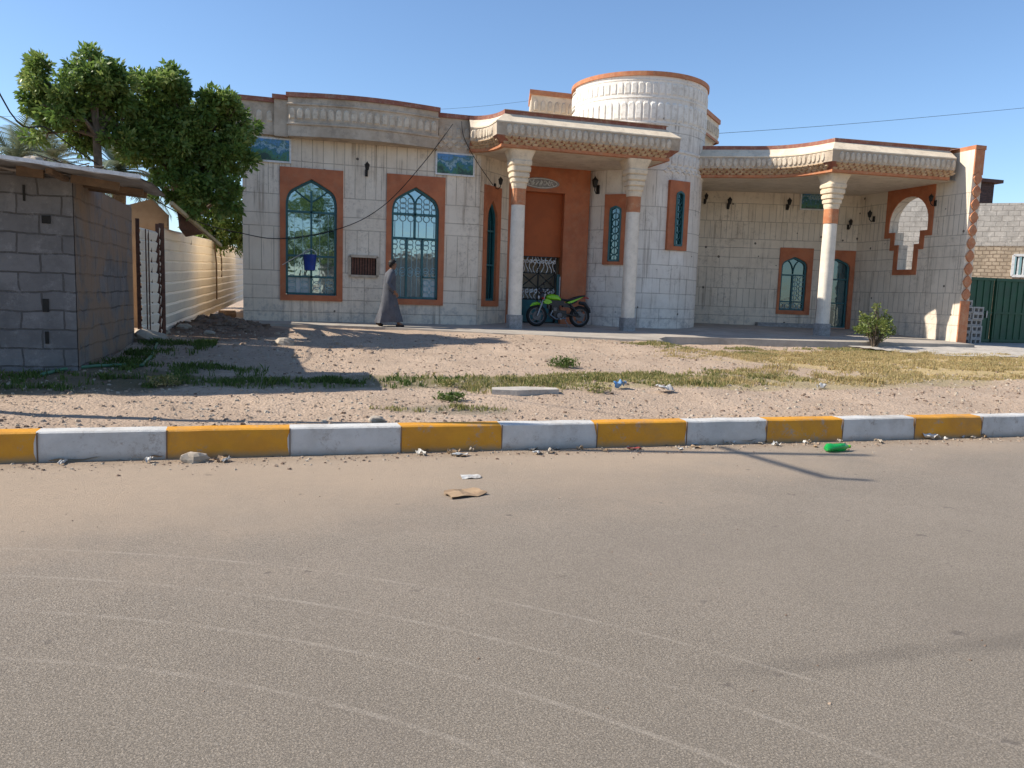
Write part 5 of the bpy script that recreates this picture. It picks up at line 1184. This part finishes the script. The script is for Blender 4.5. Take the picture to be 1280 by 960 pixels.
def scrap(c, sx, sy, h, seed, mat, name, label, cat, group=None, rz_=0, thick=.004):
    rs = random.Random(seed); mb = MB(); n = 7
    for k in (0, 1):
        for j in range(n):
            for i in range(n):
                u, v = i/(n-1)-.5, j/(n-1)-.5; x, y = u*sx*(1+.3*noise.noise(Vector((v*3, seed, 0)))), v*sy*(1+.3*noise.noise(Vector((u*3, seed, 5)))); z = h*(.5+.9*noise.noise(Vector((u*2.5, v*2.5, seed*3.1)))) - k*thick+thick
                ca, sa = math.cos(rz_), math.sin(rz_); mb.v.append((x*ca-y*sa, x*sa+y*ca, max(z, .002*(1-k))))
    for k in (0, 1):
        for j in range(n-1):
            for i in range(n-1):
                a = k*n*n+j*n+i; q = (a, a+1, a+n+1, a+n); mb.f.append(q if k == 0 else q[::-1]); mb.mi.append(0)
    o = mb.build(name, mat, smooth=False, loc=(c[0], c[1], c[2])); return tag(o, label, cat, group)
scrap(atZ(580, 618, 0), .30, .20, .028, 3, 'litter card', 'cardboard_piece', 'bent piece of brown cardboard lying on the road', 'cardboard', rz_=.3, thick=.006)
scrap(atZ(588, 597, 0), .17, .10, .02, 4, 'litter white', 'paper_scrap', 'flat pale paper scrap on the road just behind the cardboard', 'litter')
scrap(atZ(575, 570, 0), .16, .08, .04, 5, 'litter white', 'paper_scrap', 'crumpled white paper scrap near the kerb above the cardboard', 'litter')
scrap(atZ(105, 576, 0), .50, .06, .05, 6, 'stone pale', 'paper_scrap', 'long pale scrap under the left white kerb section', 'litter', rz_=.1)
scrap(atZ(205, 573, 0), .26, .06, .05, 7, 'litter card', 'paper_scrap', 'narrow tan scrap where the left white and yellow kerb meet', 'litter', rz_=.15)
rock('stone', atZ(243, 573, .03), (.12, .08, .06), 'stone pale', 'pale stone on the road below the left yellow kerb section', 'stone', seed=31)
scrap(onG(775, 486)+Vector((0, 0, .01)), .16, .12, .12, 8, 'litter blue', 'plastic_bag', 'pale blue plastic bag in the grass right of the concrete slab', 'litter')
scrap(onG(830, 491)+Vector((0, 0, .01)), .24, .16, .13, 9, 'litter white', 'plastic_bag', 'white plastic bag in the dry grass above the middle kerb', 'litter')
scrap(onG(1027, 486)+Vector((0, 0, .01)), .14, .1, .08, 10, 'litter white', 'plastic_bag', 'small white plastic bag on bare soil above the green bottle', 'litter')
scrap(atZ(793, 562, 0), .16, .06, .03, 11, 'litter red', 'wrapper', 'red wrapper on the road by the middle yellow kerb section', 'litter')
scrap(atZ(1183, 546, 0), .12, .1, .1, 12, 'litter white', 'plastic_cup', 'crumpled clear cup near the right yellow kerb section', 'litter')
scrap(atZ(1219, 546, 0), .15, .08, .09, 13, 'litter blue', 'wrapper', 'blue wrapper against the right end of the yellow kerb section', 'litter')
scrap(atZ(1163, 549, 0), .2, .12, .08, 14, 'litter white', 'plastic_bag', 'crumpled white bag left of the clear cup at the kerb', 'litter')
scrap(atZ(940, 553, 0), .32, .12, .06, 15, 'litter card', 'cardboard_piece', 'torn cardboard strip against the white kerb left of the bottle', 'cardboard')
rs = random.Random(44)
for k in range(52):
    t = rs.random(); x = 560+ (1270-560)*t if rs.random() < .8 else rs.uniform(20, 560); yk = 577-34*x/1280+rs.uniform(-1, 9)
    scrap(atZ(x, yk, 0), rs.uniform(.04, .13), rs.uniform(.03, .08), rs.uniform(.02, .06), 100+k, ('litter white', 'stone pale', 'litter card')[k % 3], 'litter_scrap', 'tiny crumpled scrap of litter in the dust along the foot of the kerb', 'litter', 'tiny scraps along the kerb', rs.uniform(0, 3))

# ------------------------------------------------------------------ across the street, mirrored in the panes
def far_tree(base, blobs, n, seed, label):
    o = empty('street_tree', base, label, 'tree', 'trees across the street'); mb = MB(); b = Vector(base); mb.tube([b, b+Vector((0, 0, 3.6))], [.2, .14], 8); mb.build('trunk', 'bark', o)
    leaves([((b.x+x, b.y+y, b.z+z), r, .8) for x, y, z, r in blobs], n, .4, seed, clump=.8).build('crown', 'tree leaf', o)
far_tree((1.3, -14, 0), [(0, 0, 6, 2.2), (-1.4, 0, 5, 1.6), (1.2, .5, 4.6, 1.5), (.2, 0, 7.6, 1.4), (-.5, 0, 3.6, 1.3)], 3000, 51, 'leafy tree mirrored in the left arched window')
far_tree((-4, -13, 0), [(0, 0, 4.5, 1.8), (1.1, 0, 3.6, 1.3)], 1500, 52, 'smaller tree mirrored at the edge of the left window')
mb = MB(); mb.box((9, -18, 2), (13, 5, 4.2)); mb.box((9, -15.4, 4.15), (13.4, .4, .3)); tag(mb.build('street_building', 'old concrete'), 'low pale building across the street mirrored in the windows', 'building')  # low building, out of view, seen only as a reflection
